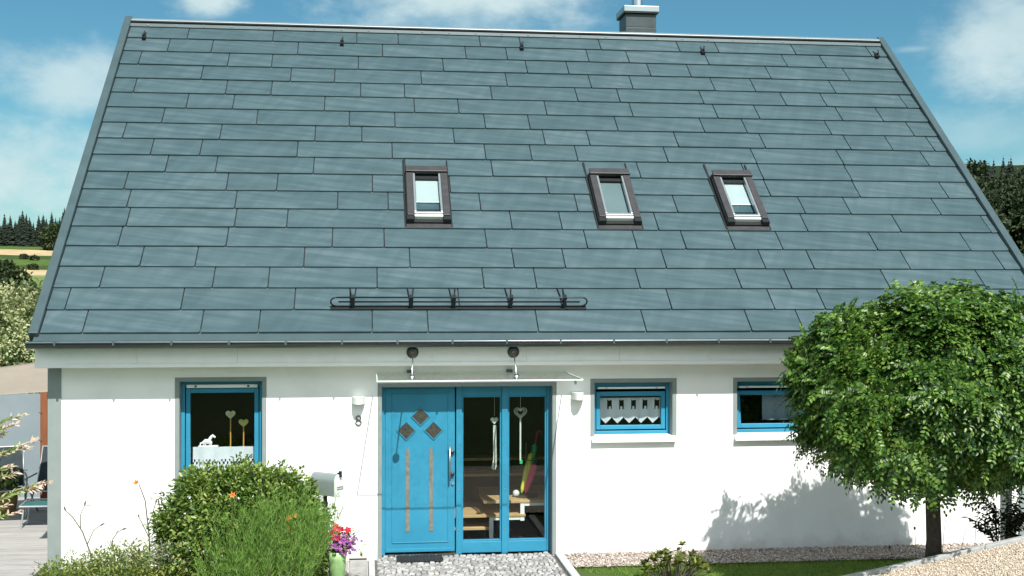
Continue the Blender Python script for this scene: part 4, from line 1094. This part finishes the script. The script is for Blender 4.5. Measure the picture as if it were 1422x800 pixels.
v, f = cloud_leaves(C, 22, .065, .05, .010, None, .8, .2); make('herb_leaves', v, f, M['weed'], t)
n = 260; P = np.stack([rng.uniform(-3.55, -1.8, n), rng.uniform(-1.2, -.5, n), np.full(n, -.1)], -1)
v, f = blades(P, np.stack([rng.normal(0, .16, n), rng.normal(0, .1, n), np.ones(n)], -1), rng.uniform(.35, .72, n)*(.5+.5*sstep(-3.7, -2.7, P[:, 0])), .0028, np.stack([rng.normal(0, .10, n), rng.normal(0, .05, n), -.03*np.ones(n)], -1), 4)
make('grass_stems', v, f, M['weed'], t)
n = 46; C = np.stack([rng.normal(-2.1, .18, n), rng.normal(-.95, .12, n), rng.uniform(.25, .48, n)], -1)
v, f = cloud_leaves(C, 14, .035, .045, .012, None, .8, .2); make('silver_leaves', v, f, M['silver'], t)
m = MB()
for (x_, z_) in ((-1.62, .40), (-2.35, .30), (-1.95, .50), (-3.0, .16), (-1.70, .33)):
    for k in range(5): m.lathe([(0, -.006), (.012, 0), (0, .008)], (x_+random.uniform(-.035, .035), -1.28+random.uniform(-.05, .05), z_+random.uniform(-.03, .03)), 7)
m.build('white_blossoms', M['whitepetal'], t)

# mailbox on its post
t = thing('mailbox', 'grey round-topped mailbox on a dark post right of the round bush', 'mailbox', (-.48, -.32, -.1))
MB().box(-.505, -.455, -.33, -.28, -.1, .90).build('post', M['black'], t)
# the box is turned so its door faces right and forward
def mb_rot(p, c=(-.44, -.30), a=R(-38)):
    x_, y_ = p[0]-c[0], p[1]-c[1]; return (c[0]+x_*math.cos(a)-y_*math.sin(a), c[1]+x_*math.sin(a)+y_*math.cos(a), p[2])
prof = [(-.085, .90), (.085, .90)]+[(.085*math.cos(q), 1.075+.095*math.sin(q)) for q in np.linspace(0, math.pi, 13)]
def extr(prof, xa, xb, sc=1.):
    m = MB(); n = len(prof); V = [mb_rot((xx, -.30+y_*sc, z_)) for xx in (xa, xb) for y_, z_ in prof]
    return m.add(V, [tuple(range(n)), tuple(reversed(range(n, 2*n)))]+[(i+n, (i+1) % n+n, (i+1) % n, i) for i in range(n)])
extr(prof, -.66, -.285).build('box', M['mailgrey'], t, bevel=.004)
extr([(y_*1.04, .895+(z_-.90)*1.02) for y_, z_ in prof], -.2845, -.266).build('door', M['lamp'], t, bevel=.005)
m = MB()
for z_ in (.985, 1.01): m.box(-.262, -.258, -.36, -.24, z_, z_+.008, lambda x, y, z: mb_rot((x, y, z)))
m.build('door_rib', M['mailgrey'], t)
m = MB(); m.box(-.275, -.24, -.312, -.288, 1.13, 1.205, lambda x, y, z: mb_rot((x, y, z))); m.box(-.29, -.262, -.325, -.275, 1.165, 1.185, lambda x, y, z: mb_rot((x, y, z))); m.build('latch', M['black'], t, bevel=.003)

# tall lime green vase and its flowers
VX, VY = -.325, -.72
t = thing('planter', 'tall lime green ceramic planter right of the feathery plant', 'planter', (VX, VY, -.1))
m = MB(); m.lathe([(.075, 0), (.085, .02), (.105, .30), (.115, .40), (.100, .40), (.09, .30)], (VX, VY, -.1), 20); m.build('pot', M['lime'], t, smooth=True)
t = thing('flowering_plant', 'bunch of crimson and purple flowers spilling from the lime green planter', 'flowers', (VX, VY, .30))
C = np.stack([rng.normal(VX+.03, .075, 60), rng.normal(VY, .07, 60), rng.uniform(.30, .52, 60)], -1)
v, f = cloud_leaves(C, 8, .035, .04, .010, None, .7, .3); make('leaves', v, f, M['weed'], t)
def petals(name, C, r, mat, lift=.3):
    n = len(C); parts = []
    for k in range(5):
        q = 2*math.pi*k/5; ax = unit(np.array([[.2, -1., .45]])+rng.normal(size=(n, 3))*.35); a = unit(np.cross(ax, [[0, 0, 1.]])); b = np.cross(ax, a)
        parts.append(leaf_arrays(C, a*math.cos(q)+b*math.sin(q)+ax*lift, ax, r, r*.42, .1, .1))
    v, f = join(parts); return make(name, v, f, mat, t)
petals('crimson_blossoms', np.array([(VX-.02, VY-.06, .60), (VX-.06, VY-.09, .51), (VX-.02, VY-.10, .47), (VX+.125, VY-.05, .555), (VX-.045, VY-.08, .53), (VX+.0, VY-.09, .50), (VX+.04, VY-.08, .57)]), .052, M['crimson'])
petals('purple_blossoms', np.stack([rng.normal(VX+.08, .075, 95), rng.normal(VY-.08, .05, 95), rng.normal(.40, .05, 95)], -1), .022, M['purple'])

# low glossy shrub at the lower edge
t = thing('low_shrub', 'low shrub with glossy yellow-green leaf rosettes at the edge of the lawn', 'shrub', (3.62, -1.0, -.1))
C = []; O = []
mst = MB()
for k in range(64):
    x_ = rng.uniform(3.28, 4.08); y_ = rng.uniform(-1.35, -.75); hgt = .20-.30*abs(x_-3.70)+rng.uniform(-.06, .05)
    if k == 0: x_, y_, hgt = 3.80, -1.0, .33
    if k == 1: x_, y_, hgt = 3.95, -.95, .22
    if k == 2: x_, y_, hgt = 3.74, -1.02, .27
    C.append((x_, y_, hgt)); mst.tube([(3.68+(x_-3.68)*.4, -1.0+(y_+1)*.4, -.1), (x_, y_, hgt)], [.006, .004], 5)
mst.build('stems', M['drystem'], t)
C = np.array(C); n = len(C); k = 11
a = rng.uniform(0, 6.28, (n, k)); e = rng.uniform(.15, 1.1, (n, k))
D = np.stack([np.cos(a)*np.cos(e), np.sin(a)*np.cos(e), np.sin(e)], -1).reshape(-1, 3)
v, f = leaf_arrays(np.repeat(C, k, 0)-D*.0, D, np.array([0, 0, 1.])+rng.normal(size=D.shape)*.2, rng.uniform(.055, .095, len(D)), rng.uniform(.013, .019, len(D)), .25, .15)
make('foliage', v, f, M['shrublet'], t)
# wispy seed stalks round the foot of the tree
for i, (x_, y_, hgt, dx, lab) in enumerate(((6.17, -2.25, .42, -.02, 'thin dark seed stalk just left of the ball tree trunk'), (5.95, -2.15, .26, -.05, 'short bent seed stalk well left of the ball tree trunk'), (6.56, -2.50, .40, .12, 'leaning seed stalk just right of the ball tree trunk'), (6.70, -2.55, .52, .05, 'upright seed stalk left of the dark bushy plant'), (6.40, -2.40, .50, .05, 'tallest seed stalk close beside the ball tree trunk'))):
    z0_ = gz(x_, y_); t = thing('seed_stalk', lab, 'plant', (x_, y_, z0_), 'seed stalks by the kerb')
    m = MB(); m.tube([(x_, y_, z0_-.02), (x_+dx*.4, y_, z0_+hgt*.6), (x_+dx, y_, z0_+hgt)], [.004, .003, .0025], 5); m.build('stalk', M['drystem'], t)
    m = MB(); m.lathe([(0, -.02), (.012, -.012), (.014, .008), (0, .022)], (x_+dx, y_, z0_+hgt), 8); m.build('seed_head', M['darkplant'], t)
# dark bushy plant at the right edge
QX, QY = 7.02, -2.62; QZ = gz(QX, QY)
t = thing('dark_plant', 'dark leafy arching plant behind the kerb at the downpipe', 'plant', (QX, QY, QZ))
mst = MB(); P = []; D = []
for k in range(34):
    a = random.uniform(0, 6.28); r = random.uniform(.1, .45); h_ = random.uniform(.25, .62)
    tip = (QX+math.cos(a)*r, QY+math.sin(a)*r*.6, QZ+h_)
    pts = [(QX+math.cos(a)*.08, QY+math.sin(a)*.05, QZ-.03), (QX+math.cos(a)*r*.5, QY+math.sin(a)*r*.3, QZ+h_*.75), tip]
    mst.tube(pts, [.006, .004, .002], 5)
    for q in np.linspace(.3, 1, 9):
        b = Vector(pts[0]).lerp(Vector(pts[1]), min(1, q*2)) if q < .5 else Vector(pts[1]).lerp(Vector(pts[2]), q*2-1)
        for s_ in (-1, 1): P.append(tuple(b)); D.append((math.cos(a+s_*1.1), math.sin(a+s_*1.1), random.uniform(-.3, .4)))
mst.build('stems', M['darkplant'], t)
v, f = leaf_arrays(np.array(P), np.array(D), np.tile([[0, 0, 1.]], (len(P), 1))+rng.normal(size=(len(P), 3))*.3, rng.uniform(.05, .1, len(P)), rng.uniform(.012, .018, len(P)), .25, .3)
make('foliage', v, f, M['darkplant'], t)

# variegated willow coming in from the left
t = thing('willow_shrub', 'variegated willow with pink and cream shoot tips at the left edge', 'shrub', (-4.75, -2.5, -.1))
mst = MB(); GP, GD, BP, BD = [], [], [], []
tips = [(-3.44, 2.13), (-3.50, 2.04), (-3.33, 1.86), (-3.40, 1.80), (-3.55, 1.62), (-3.50, 1.55), (-3.19, 1.45), (-3.28, 1.40), (-3.48, 1.16), (-3.60, 1.22), (-3.62, 1.95), (-3.68, 1.74)]
for k in range(46):
    if k < len(tips): tx, tz = tips[k]; ty = -2.5+random.uniform(-.05, .05)
    else: a = random.uniform(0, 6.28); tx, ty, tz = -4.75+math.cos(a)*random.uniform(.3, .75), -2.5+math.sin(a)*random.uniform(.2, .7), random.uniform(1.0, 2.4)
    b = Vector((-4.75+random.uniform(-.1, .1), -2.5+random.uniform(-.1, .1), -.1)); e_ = Vector((tx, ty, tz)); c_ = Vector((b.x+(tx-b.x)*.35, b.y+(ty-b.y)*.35, tz-.12 if k < len(tips) else tz*.65))
    pts = [b.lerp(c_, q)*(1-q)+c_.lerp(e_, q)*q for q in np.linspace(0, 1, 9)]
    mst.tube([tuple(p) for p in pts], [.010-.0009*i for i in range(9)], 5)
    dv = (pts[-1]-pts[-3]).normalized()
    for q in np.linspace(.42, 1, 30):
        i = min(7, int(q*8)); p = pts[i].lerp(pts[i+1], q*8-i)
        for _ in range(4):
            d = Vector((dv.x, dv.y, dv.z))+Vector((random.gauss(0, .5), random.gauss(0, .5), random.gauss(0, .5)))
            tipq = q+random.uniform(-.07, .07) > .93; (BP if tipq else GP).append(tuple(p)); (BD if tipq else GD).append(tuple(d))
mst.build('stems', M['drystem'], t)
for nm_, P, D, mt in (('foliage', GP, GD, 'willow'), ('young_leaves', BP, BD, 'blush')):
    P = np.array(P); D = np.array(D); v, f = leaf_arrays(P, D, np.array([[0, -.5, 1.]])+rng.normal(size=P.shape)*.4, rng.uniform(.045, .085, len(P)), rng.uniform(.008, .013, len(P)), .2, .15)
    make(nm_, v, f, M[mt], t)

# ------------------------------------------------------------------ terrace furniture on the left
t = thing('privacy_fence', 'smooth grey privacy fence behind the terrace chairs', 'fence', (-7., 5.65, -.1))
m = MB(); xs = np.linspace(-9.3, -4.95, 4)
for a, b in zip(xs[:-1], xs[1:]): m.box(a+.004, b-.004, 5.64, 5.68, -.08, 1.66)
m.build('panel', M['fence'], t)
for a in xs[:-1]: MB().box(a-.03, a+.03, 5.681, 5.74, -.1, 1.62).build('fence_post', M['alu'], t)
t = thing('wooden_post', 'red brown wooden post beside the grey house corner', 'post', (-5.10, 4.9, -.055))
MB().box(-5.155, -5.045, 4.86, 4.96, -.055, 1.81).build('shaft', M['rust'], t, bevel=.006)
for z_ in (.55, .98, 1.42): MB().tube([(-5.17, 4.87, z_), (-5.13, 4.85, z_)], .012, 6).build('bolt', M['steel'], t)
# sun sail: sagging cloth between the house gable and outer posts
m = MB(); c00, c10, c11, c01 = Vector((-6.7, 1.85, 1.86)), Vector((-4.06, 1.9, 2.02)), Vector((-4.06, 3.05, 2.43)), Vector((-6.9, 3.1, 2.06))
V = []; F = []; nn = 16
for i in range(nn+1):
    for j in range(nn+1):
        u, w = i/nn, j/nn; p = c00.lerp(c10, u).lerp(c01.lerp(c11, u), w); p = p-Vector((0, 0, .05*math.sin(math.pi*u)*math.sin(math.pi*w)))
        e_ = .06*math.sin(math.pi*u)*(1-2*w); p = p+Vector((0, e_, 0)); V.append(tuple(p))
for i in range(nn):
    for j in range(nn): a = i*(nn+1)+j; F.append((a, a+nn+1, a+nn+2, a+1))
t = thing('sun_sail', 'beige sun sail stretched from the house gable over the terrace', 'sun sail', (-5.4, 2.5, -.055))
s = make('cloth', np.array(V), F, M['sail'], t, smooth=True); so = s.modifiers.new('thick', 'SOLIDIFY'); so.thickness = .006
m = MB(); m.tube([(-6.74, 1.80, -.055), (-6.74, 1.80, 1.94)], .025, 8); m.build('mast', M['alu'], t)
m = MB(); m.tube([(-6.94, 3.14, -.055), (-6.94, 3.14, 2.13)], .025, 8); m.build('mast', M['alu'], t)
MB().tube([tuple(c10), (XL-.01, 1.92, 2.05)], .007, 6).build('corner_rope', M['white'], t); MB().tube([tuple(c11), (XL-.01, 3.07, 2.46)], .007, 6).build('corner_rope', M['white'], t)

def chair(loc, rot, label, seat_mat):
    """folding garden chair: tube frame, sling seat and back"""
    t = thing('garden_chair', label, 'garden chair', (0, 0, 0), 'folding garden chairs on the terrace')
    ORG[t.name] = (0, 0, 0)
    for s in (-1, 1):
        x_ = s*.27
        m = MB(); m.tube([(x_, .30, .0), (x_, -.10, .46), (x_, -.24, .64), (x_, .26, .66)], .014, 8); m.build('arm_frame', M['alu'], t, smooth=True)
        m = MB(); m.tube([(x_*.94, -.28, .0), (x_*.94, .20, .48)], .013, 8); m.build('leg', M['alu'], t, smooth=True)
        m = MB(); m.tube([(x_*.9, .18, .42), (x_*.9, .36, .78), (x_*.9, .46, 1.10)], .013, 8); m.build('back_post', M['alu'], t, smooth=True)
    for y_, z_ in ((.46, 1.10), (-.26, .44), (.28, .03)): MB().tube([(-.248, y_, z_), (.248, y_, z_)], .012, 8).build('cross_bar', M['alu'], t)
    m = MB(); m.add([(-.235, .19, .45), (.235, .19, .45), (.235, .455, 1.09), (-.235, .455, 1.09)], [(0, 1, 2, 3)]); b = m.build('backrest', M['textile'], t); b.modifiers.new('thick', 'SOLIDIFY').thickness = .012
    m = MB(); m.add([(-.235, -.26, .45), (.235, -.26, .45), (.235, .19, .43), (-.235, .19, .43)], [(0, 1, 2, 3)]); b = m.build('seat', seat_mat, t); b.modifiers.new('thick', 'SOLIDIFY').thickness = .012
    t.location = loc; t.rotation_euler = (0, 0, rot); t.scale = (.92, .92, .90); return t
chair((-5.42, 4.10, -.055), R(18), 'garden chair with a dark sling back half turned to the left', M['textile'])
chair((-4.84, 4.05, -.055), R(-6), 'garden chair facing the camera close to the grey house corner', M['textile'])
t = thing('footstool', 'low teal footstool with pale legs in front of the garden chairs', 'footstool', (-4.62, 3.1, -.055))
m = MB(); m.frame(-.0, 0, 0, 0, 0, 0, 0) if False else m.tube([(-4.95, 2.95, .26), (-4.42, 2.95, .26), (-4.42, 3.38, .29), (-4.95, 3.38, .29), (-4.95, 2.95, .26)], .014, 8); m.build('frame', M['alu'], t)
m = MB(); m.box(-4.935, -4.435, 2.965, 3.365, .262, .276); m.build('seat', M['teal'], t)
for a, b in ((-4.90, 3.0), (-4.46, 3.0), (-4.90, 3.33), (-4.46, 3.33)):
    MB().tube([(a, b, .262), (a+(.03 if a > -4.6 else -.03), b-.04, -.055)], .013, 8).build('leg', M['alu'], t)
t = thing('basket_planter', 'woven brown basket planter at the left edge of the terrace', 'planter', (-5.52, 4.2, -.055))
MB().lathe([(.17, 0), (.21, .04), (.24, .22), (.23, .36), (.245, .40), (.20, .40), (.19, .30)], (-5.56, 4.2, -.055), 20).build('pot', M['basket'], t, smooth=True)
C = np.stack([rng.normal(-5.56, .09, 30), rng.normal(4.2, .09, 30), rng.uniform(.36, .62, 30)], -1)
v, f = cloud_leaves(C, 10, .06, .08, .02, None, .8, .3); make('foliage', v, f, M['willow'], t)

# ------------------------------------------------------------------ trees beyond
def blob_tree(name, label, cat, loc, rx, rz, mat, n, L, Wd, group=None, flower=None, trunk_h=.25, nf=0):
    t = thing(name, label, cat, loc, group); x_, y_, z_ = loc
    d = sphere_dirs(n); lump = 1+.18*np.sin(d[:, 0]*6+x_)*np.cos(d[:, 1]*5+1)+.12*np.sin(d[:, 2]*8+y_)
    r = rng.uniform(.55, 1., n)**.5*lump; c = np.array([x_, y_, z_+rz*(1+trunk_h)])
    C = c+d*r[:, None]*np.array([rx, rx, rz])
    m = MB(); m.tube([(x_, y_, z_-.3), (x_+.02*rx, y_, z_+rz*.6), (x_, y_, z_+rz*1.2)], [rx*.09, rx*.065, rx*.03], 7)
    for k in range(5):
        a = k*1.26; m.tube([(x_, y_, z_+rz*.55), (x_+math.cos(a)*rx*.6, y_+math.sin(a)*rx*.6, z_+rz*1.35)], [rx*.04, rx*.012], 5)
    m.build('trunk', M['bark'], t)
    v, f = cloud_leaves(C, 9, rx*.07, L, Wd, d, .6, .2); make('crown', v, f, M[mat], t)
    if flower:
        dd = sphere_dirs(nf); C = c+dd*np.array([rx, rx, rz])*(1.0+.05*rng.normal(size=(nf, 1)))
        v, f = cloud_leaves(C, 16, .07, .07, .028, dd*.8, .9, .1); make('blossoms', v, f, M[flower], t)
    return t
blob_tree('flowering_shrub', 'tall shrub covered in cream blossom beyond the terrace fence', 'shrub', (-8.15, 13.2, -.1), 1.75, 1.62, 'elder', 620, .13, .036, None, 'elderflower', .12, 900)
blob_tree('flowering_shrub', 'second cream blossoming shrub at the left edge beyond the fence', 'shrub', (-10.6, 13.8, -.1), 1.7, 1.45, 'elder', 520, .13, .036, None, 'elderflower', .12, 700)
def at_az(px, Y):                                                        # where a bearing meets a given distance
    a = math.atan((px-711)/1677.5)+R(6.9265); return (Y-CAM[1])*math.tan(a)
HT = [(4, 150, 2.1, 2.0, 'broadleaf tree of the valley hedge at the very left edge'), (22, 146, 1.6, 1.45, 'broadleaf tree in the middle of the valley hedge'), (-22, 152, 2.4, 2.2, 'broadleaf tree of the valley hedge outside the left edge'), (33, 143, 1.1, .75, 'lowest bush at the right end of the valley hedge'), (8, 138, 1.6, 1.0, 'dark bush in front of the valley hedge trees')]
for px_, Y, rx, rz, lab in HT:
    x_ = at_az(px_, Y); blob_tree('hedge_tree', lab, 'tree', (x_, Y, gz(x_, Y)-.3), rx, rz, 'broad', 420, .6, .22, 'hedge trees in the valley')
x_ = at_az(76, 372); blob_tree('field_tree', 'lone rounded tree below the spruce forest by the roof edge', 'tree', (x_, 372, gz(x_, 372)), 3.8, 3.2, 'broad', 420, .8, .3)
for px_, Y, lab in ((33, 318, 'small dark field bush between the two pale fields, left one'), (48, 312, 'small dark field bush between the two pale fields, right one'), (46, 262, 'tiny bush standing in the lower pale field')):
    x_ = at_az(px_, Y); blob_tree('field_bush', lab, 'bush', (x_, Y, gz(x_, Y)-.2), 1.0, .6, 'broad', 90, .4, .16, 'field bushes')
def conifer_mesh(seed, h, rb, mat):
    r_ = random.Random(seed); V = []; F = []
    m = MB(); m.tube([(0, 0, 0), (0, 0, h*.95)], [h*.018, h*.003], 6)
    L = 26
    for i in range(L):
        t_ = i/(L-1); z = h*(.05+.93*t_); rr_ = rb*(1-t_)**.85+.03; nb = 12 if t_ < .6 else 9
        a0 = r_.uniform(0, 6.28)
        for k in range(nb):
            a = a0+2*math.pi*k/nb+r_.uniform(-.2, .2); l = rr_*r_.uniform(.62, 1.15); w = .03+.42*l*r_.uniform(.8, 1.2)
            zz = z+r_.uniform(-.3, .3); c, s = math.cos(a), math.sin(a); dr = l*r_.uniform(.35, .7)
            m.add([(0, 0, zz+.10+.2*l), (c*l*.6-s*w, s*l*.6+c*w, zz-dr*.7), (c*l, s*l, zz-dr*.75), (c*l*.6+s*w, s*l*.6-c*w, zz-dr*.7)], [(0, 1, 2), (0, 2, 3)])
            m.add([(0, 0, zz), (c*l*.5-s*w*.5, s*l*.5+c*w*.5, zz-dr*1.3), (c*l*.8, s*l*.8, zz-dr*1.25)], [(0, 1, 2)])
    return m
def conifer(seed, h, rb, label, group, loc):
    t = thing('spruce_tree', label, 'tree', loc, group)
    m = conifer_mesh(seed, h, rb, None); k = 8*0
    v = np.array(m.v)+np.array(loc); make('crown', v, m.f, M['conifer'], t); return t
LAB1 = 'dark spruce in the forest edge on the far left ridge'; G1 = 'spruces of the far left ridge'
LAB2 = 'dark spruce on the wooded hillside right of the roof'; G2 = 'spruces of the right hillside'
protos = []
for i in range(4):
    p = conifer(20+i, (13.5, 12, 14.5, 11)[i], (3.3, 2.9, 3.5, 2.8)[i], LAB1, G1, (-118+7*i, 421, gz(-118+7*i, 421)-.5)); protos.append(p)
def scatter(i, x_, y_, sc_, label, group):
    src = protos[i % 4]; c = clone(src); c.location = (x_, y_, gz(x_, y_)-.4); c.scale = (sc_, sc_, sc_*random.uniform(.9, 1.12)); c.rotation_euler = (0, 0, random.uniform(0, 6.28))
    c['label'] = label; c['group'] = group
i = 0
for rowy in (414, 426, 440):
    x_ = -190
    while x_ < -70:
        scatter(i, x_+random.uniform(-.9, .9), rowy+random.uniform(-3, 3), random.uniform(.66, .92), LAB1, G1); i += 1; x_ += random.uniform(1.1, 2.0) if -132 < x_ < -92 else random.uniform(4.2, 6.)
LAB3 = 'rounded broadleaf tree among the spruces on the wooded hillside right of the roof'; G3 = 'broadleaf trees of the right hillside'
bp = [blob_tree('broadleaf_tree', LAB3, 'tree', (60.+8*k, 100., gz(60+8*k, 100)-.5), 3.4, 4.4, 'mixed', 520, .55, .2, G3) for k in range(2)]
for k in range(230):
    Y = 125+random.random()**.55*100; px_ = random.uniform(1326, 1500) if k < 165 else random.choice((random.uniform(1230, 1326), random.uniform(1500, 1680)))
    x_ = at_az(px_, Y)
    if random.random() < (.6 if Y < 165 else .08):
        c = clone(bp[k % 2]); c.location = (x_, Y, gz(x_, Y)-.5); s_ = random.uniform(.7, 1.15); c.scale = (s_, s_, s_*random.uniform(.9, 1.2)); c.rotation_euler = (0, 0, random.uniform(0, 6.28))
        c['label'] = LAB3; c['group'] = G3
    else: scatter(k, x_, Y, random.uniform(.72, 1.02), LAB2, G2)

# ------------------------------------------------------------------ camera, light, sky
cam = bpy.data.cameras.new('camera'); co = bpy.data.objects.new('camera', cam); COL.objects.link(co)
cam.sensor_width = 36.; cam.lens = 42.469; cam.clip_start = .1; cam.clip_end = 9000.
co.location = CAM; co.rotation_euler = (R(90), R(-.0945), R(-6.9265))
rot = Matrix.Rotation(R(-6.9265), 4, 'Z') @ Matrix.Rotation(R(90), 4, 'X') @ Matrix.Rotation(R(.0945), 4, 'Z')
co.rotation_euler = rot.to_euler(); scene.camera = co
SUN = Vector((.186, -1., 1.204)).normalized()                          # towards the sun
sl = bpy.data.lights.new('sun', 'SUN'); so = bpy.data.objects.new('sun', sl); COL.objects.link(so)
sl.energy = 4.3; sl.angle = R(.53); sl.color = (1., .965, .91)
so.location = (5, -12, 14); so.rotation_euler = SUN.to_track_quat('Z', 'Y').to_euler()

w = bpy.data.worlds.new('World'); scene.world = w; w.use_nodes = True
nt = w.node_tree; nt.nodes.clear()
out = nt.nodes.new('ShaderNodeOutputWorld'); bg = nt.nodes.new('ShaderNodeBackground'); bg.inputs['Strength'].default_value = .062
sky = nt.nodes.new('ShaderNodeTexSky'); sky.sky_type = 'NISHITA'; sky.sun_disc = False
sky.sun_elevation = R(49.8); sky.sun_rotation = math.atan2(SUN.x, SUN.y); sky.altitude = 500.; sky.air_density = 1.; sky.dust_density = .7; sky.ozone_density = 1.6
tc = nt.nodes.new('ShaderNodeTexCoord')
tint = nt.nodes.new('ShaderNodeMix'); tint.data_type = 'RGBA'; tint.blend_type = 'MULTIPLY'; tint.inputs[0].default_value = 1.
tint.inputs[7].default_value = (.46, .84, .84, 1)
nt.links.new(sky.outputs[0], tint.inputs[6])
def vm(op, a, b=None):
    n = nt.nodes.new('ShaderNodeVectorMath'); n.operation = op
    for i, q in enumerate((a, b)):
        if q is None: continue
        if isinstance(q, (tuple, list, Vector)): n.inputs[i].default_value = tuple(q)
        else: nt.links.new(q, n.inputs[i])
    return n
def mt(op, a, b=None, c=None, clamp=False):
    n = nt.nodes.new('ShaderNodeMath'); n.operation = op; n.use_clamp = clamp
    for i, q in enumerate((a, b, c)):
        if q is None: continue
        if isinstance(q, (int, float)): n.inputs[i].default_value = q
        else: nt.links.new(q, n.inputs[i])
    return n.outputs[0]
DIR = vm('NORMALIZE', tc.outputs['Generated']).outputs[0]
def noise(scale, detail, stretch=(1, 1, 1)):
    mp = nt.nodes.new('ShaderNodeMapping'); mp.inputs['Scale'].default_value = stretch; nt.links.new(DIR, mp.inputs['Vector'])
    n = nt.nodes.new('ShaderNodeTexNoise'); n.inputs['Scale'].default_value = scale; n.inputs['Detail'].default_value = detail; n.inputs['Roughness'].default_value = .58
    nt.links.new(mp.outputs[0], n.inputs['Vector']); return n.outputs['Fac']
nA = noise(9., 8., (1, 1, 1.7)); nB = noise(26., 5., (1, 1, 1.8))
nC = noise(70., 3., (1, 1, 1.6))
edge = mt('ADD', mt('ADD', mt('MULTIPLY', mt('SUBTRACT', nA, .5), 2.0), mt('MULTIPLY', mt('SUBTRACT', nB, .5), 1.0)), mt('MULTIPLY', mt('SUBTRACT', nC, .5), .35))
def bearing(px, py):                                                   # direction of a cloud as azimuth and elevation
    a = math.atan((px-711)/1677.5)+R(6.9265); e = math.atan((400-py)/math.hypot(1677.5, px-711))
    return Vector((math.sin(a)*math.cos(e), math.cos(a)*math.cos(e), math.sin(e)))
def azel(az, el): return Vector((math.sin(R(az))*math.cos(R(el)), math.cos(R(az))*math.cos(R(el)), math.sin(R(el))))
def cloud_bank(clouds):
    total = None
    for c, a, b, soft, amt in clouds:
        r = Vector((0, 0, 1)).cross(c).normalized(); u = c.cross(r)
        dx = mt('DIVIDE', vm('DOT_PRODUCT', DIR, r).outputs['Value'], a); dz = mt('DIVIDE', vm('DOT_PRODUCT', DIR, u).outputs['Value'], b)
        rr_ = mt('SQRT', mt('ADD', mt('MULTIPLY', dx, dx), mt('MULTIPLY', dz, dz)))
        front = mt('GREATER_THAN', vm('DOT_PRODUCT', DIR, c).outputs['Value'], 0.)
        den = mt('DIVIDE', mt('ADD', mt('SUBTRACT', 1., rr_), mt('MULTIPLY', edge, .75)), soft, clamp=True)
        den = mt('MULTIPLY', mt('MULTIPLY', mt('MULTIPLY', den, mt('SUBTRACT', 3., mt('MULTIPLY', den, 2.))), den), mt('MULTIPLY', front, amt))
        total = den if total is None else mt('MAXIMUM', total, den)
    return total
K = 1/1677.5
ahead = [(bearing(x_, y_), a*K, b*K, so_, am) for x_, y_, a, b, so_, am in ((10, 250, 250, 150, 1.0, .90), (95, 115, 150, 75, .9, .72), (285, 0, 75, 36, .8, .9), (630, -6, 260, 66, .9, .9), (1405, 50, 140, 115, .9, .72), (1340, 190, 140, 55, 1., .35), (1272, 67, 46, 7, 1., .30), (1400, 240, 200, 46, 1.1, .40), (-500, 80, 350, 140, .8, .8), (2150, 60, 300, 150, .8, .7), (900, -1300, 900, 420, .8, .6))]
total = cloud_bank(ahead)
fill_clouds = cloud_bank([(azel(180, 28), .75, .22, .6, .9), (azel(120, 24), .5, .25, .6, .85), (azel(238, 30), .5, .30, .6, .85), (azel(205, 62), .45, .25, .7, .6), (azel(150, 12), .6, .12, .6, .9)])
mx = nt.nodes.new('ShaderNodeMix'); mx.data_type = 'RGBA'
nt.links.new(total, mx.inputs[0]); nt.links.new(tint.outputs[2], mx.inputs[6])
cr = nt.nodes.new('ShaderNodeValToRGB'); cr.color_ramp.elements[0].position = .3; cr.color_ramp.elements[0].color = (5.2, 6.8, 7.0, 1); cr.color_ramp.elements[1].position = .75; cr.color_ramp.elements[1].color = (7.6, 8.6, 8.5, 1)
nt.links.new(nA, cr.inputs['Fac']); nt.links.new(cr.outputs[0], mx.inputs[7])
mx2 = nt.nodes.new('ShaderNodeMix'); mx2.data_type = 'RGBA'; mx2.inputs[7].default_value = (20., 20.4, 19.8, 1)   # unseen clouds added behind the camera, extra bright to fill the shade
nt.links.new(fill_clouds, mx2.inputs[0]); nt.links.new(mx.outputs[2], mx2.inputs[6])
nt.links.new(mx2.outputs[2], bg.inputs['Color']); nt.links.new(bg.outputs[0], out.inputs['Surface'])

vs = scene.view_settings; vs.view_transform = 'Standard'; vs.look = 'None'; vs.exposure = .85; vs.gamma = 1.; vs.use_curve_mapping = False
scene.render.engine = 'CYCLES'; scene.cycles.use_denoising = True; scene.cycles.max_bounces = 8; scene.cycles.transparent_max_bounces = 12
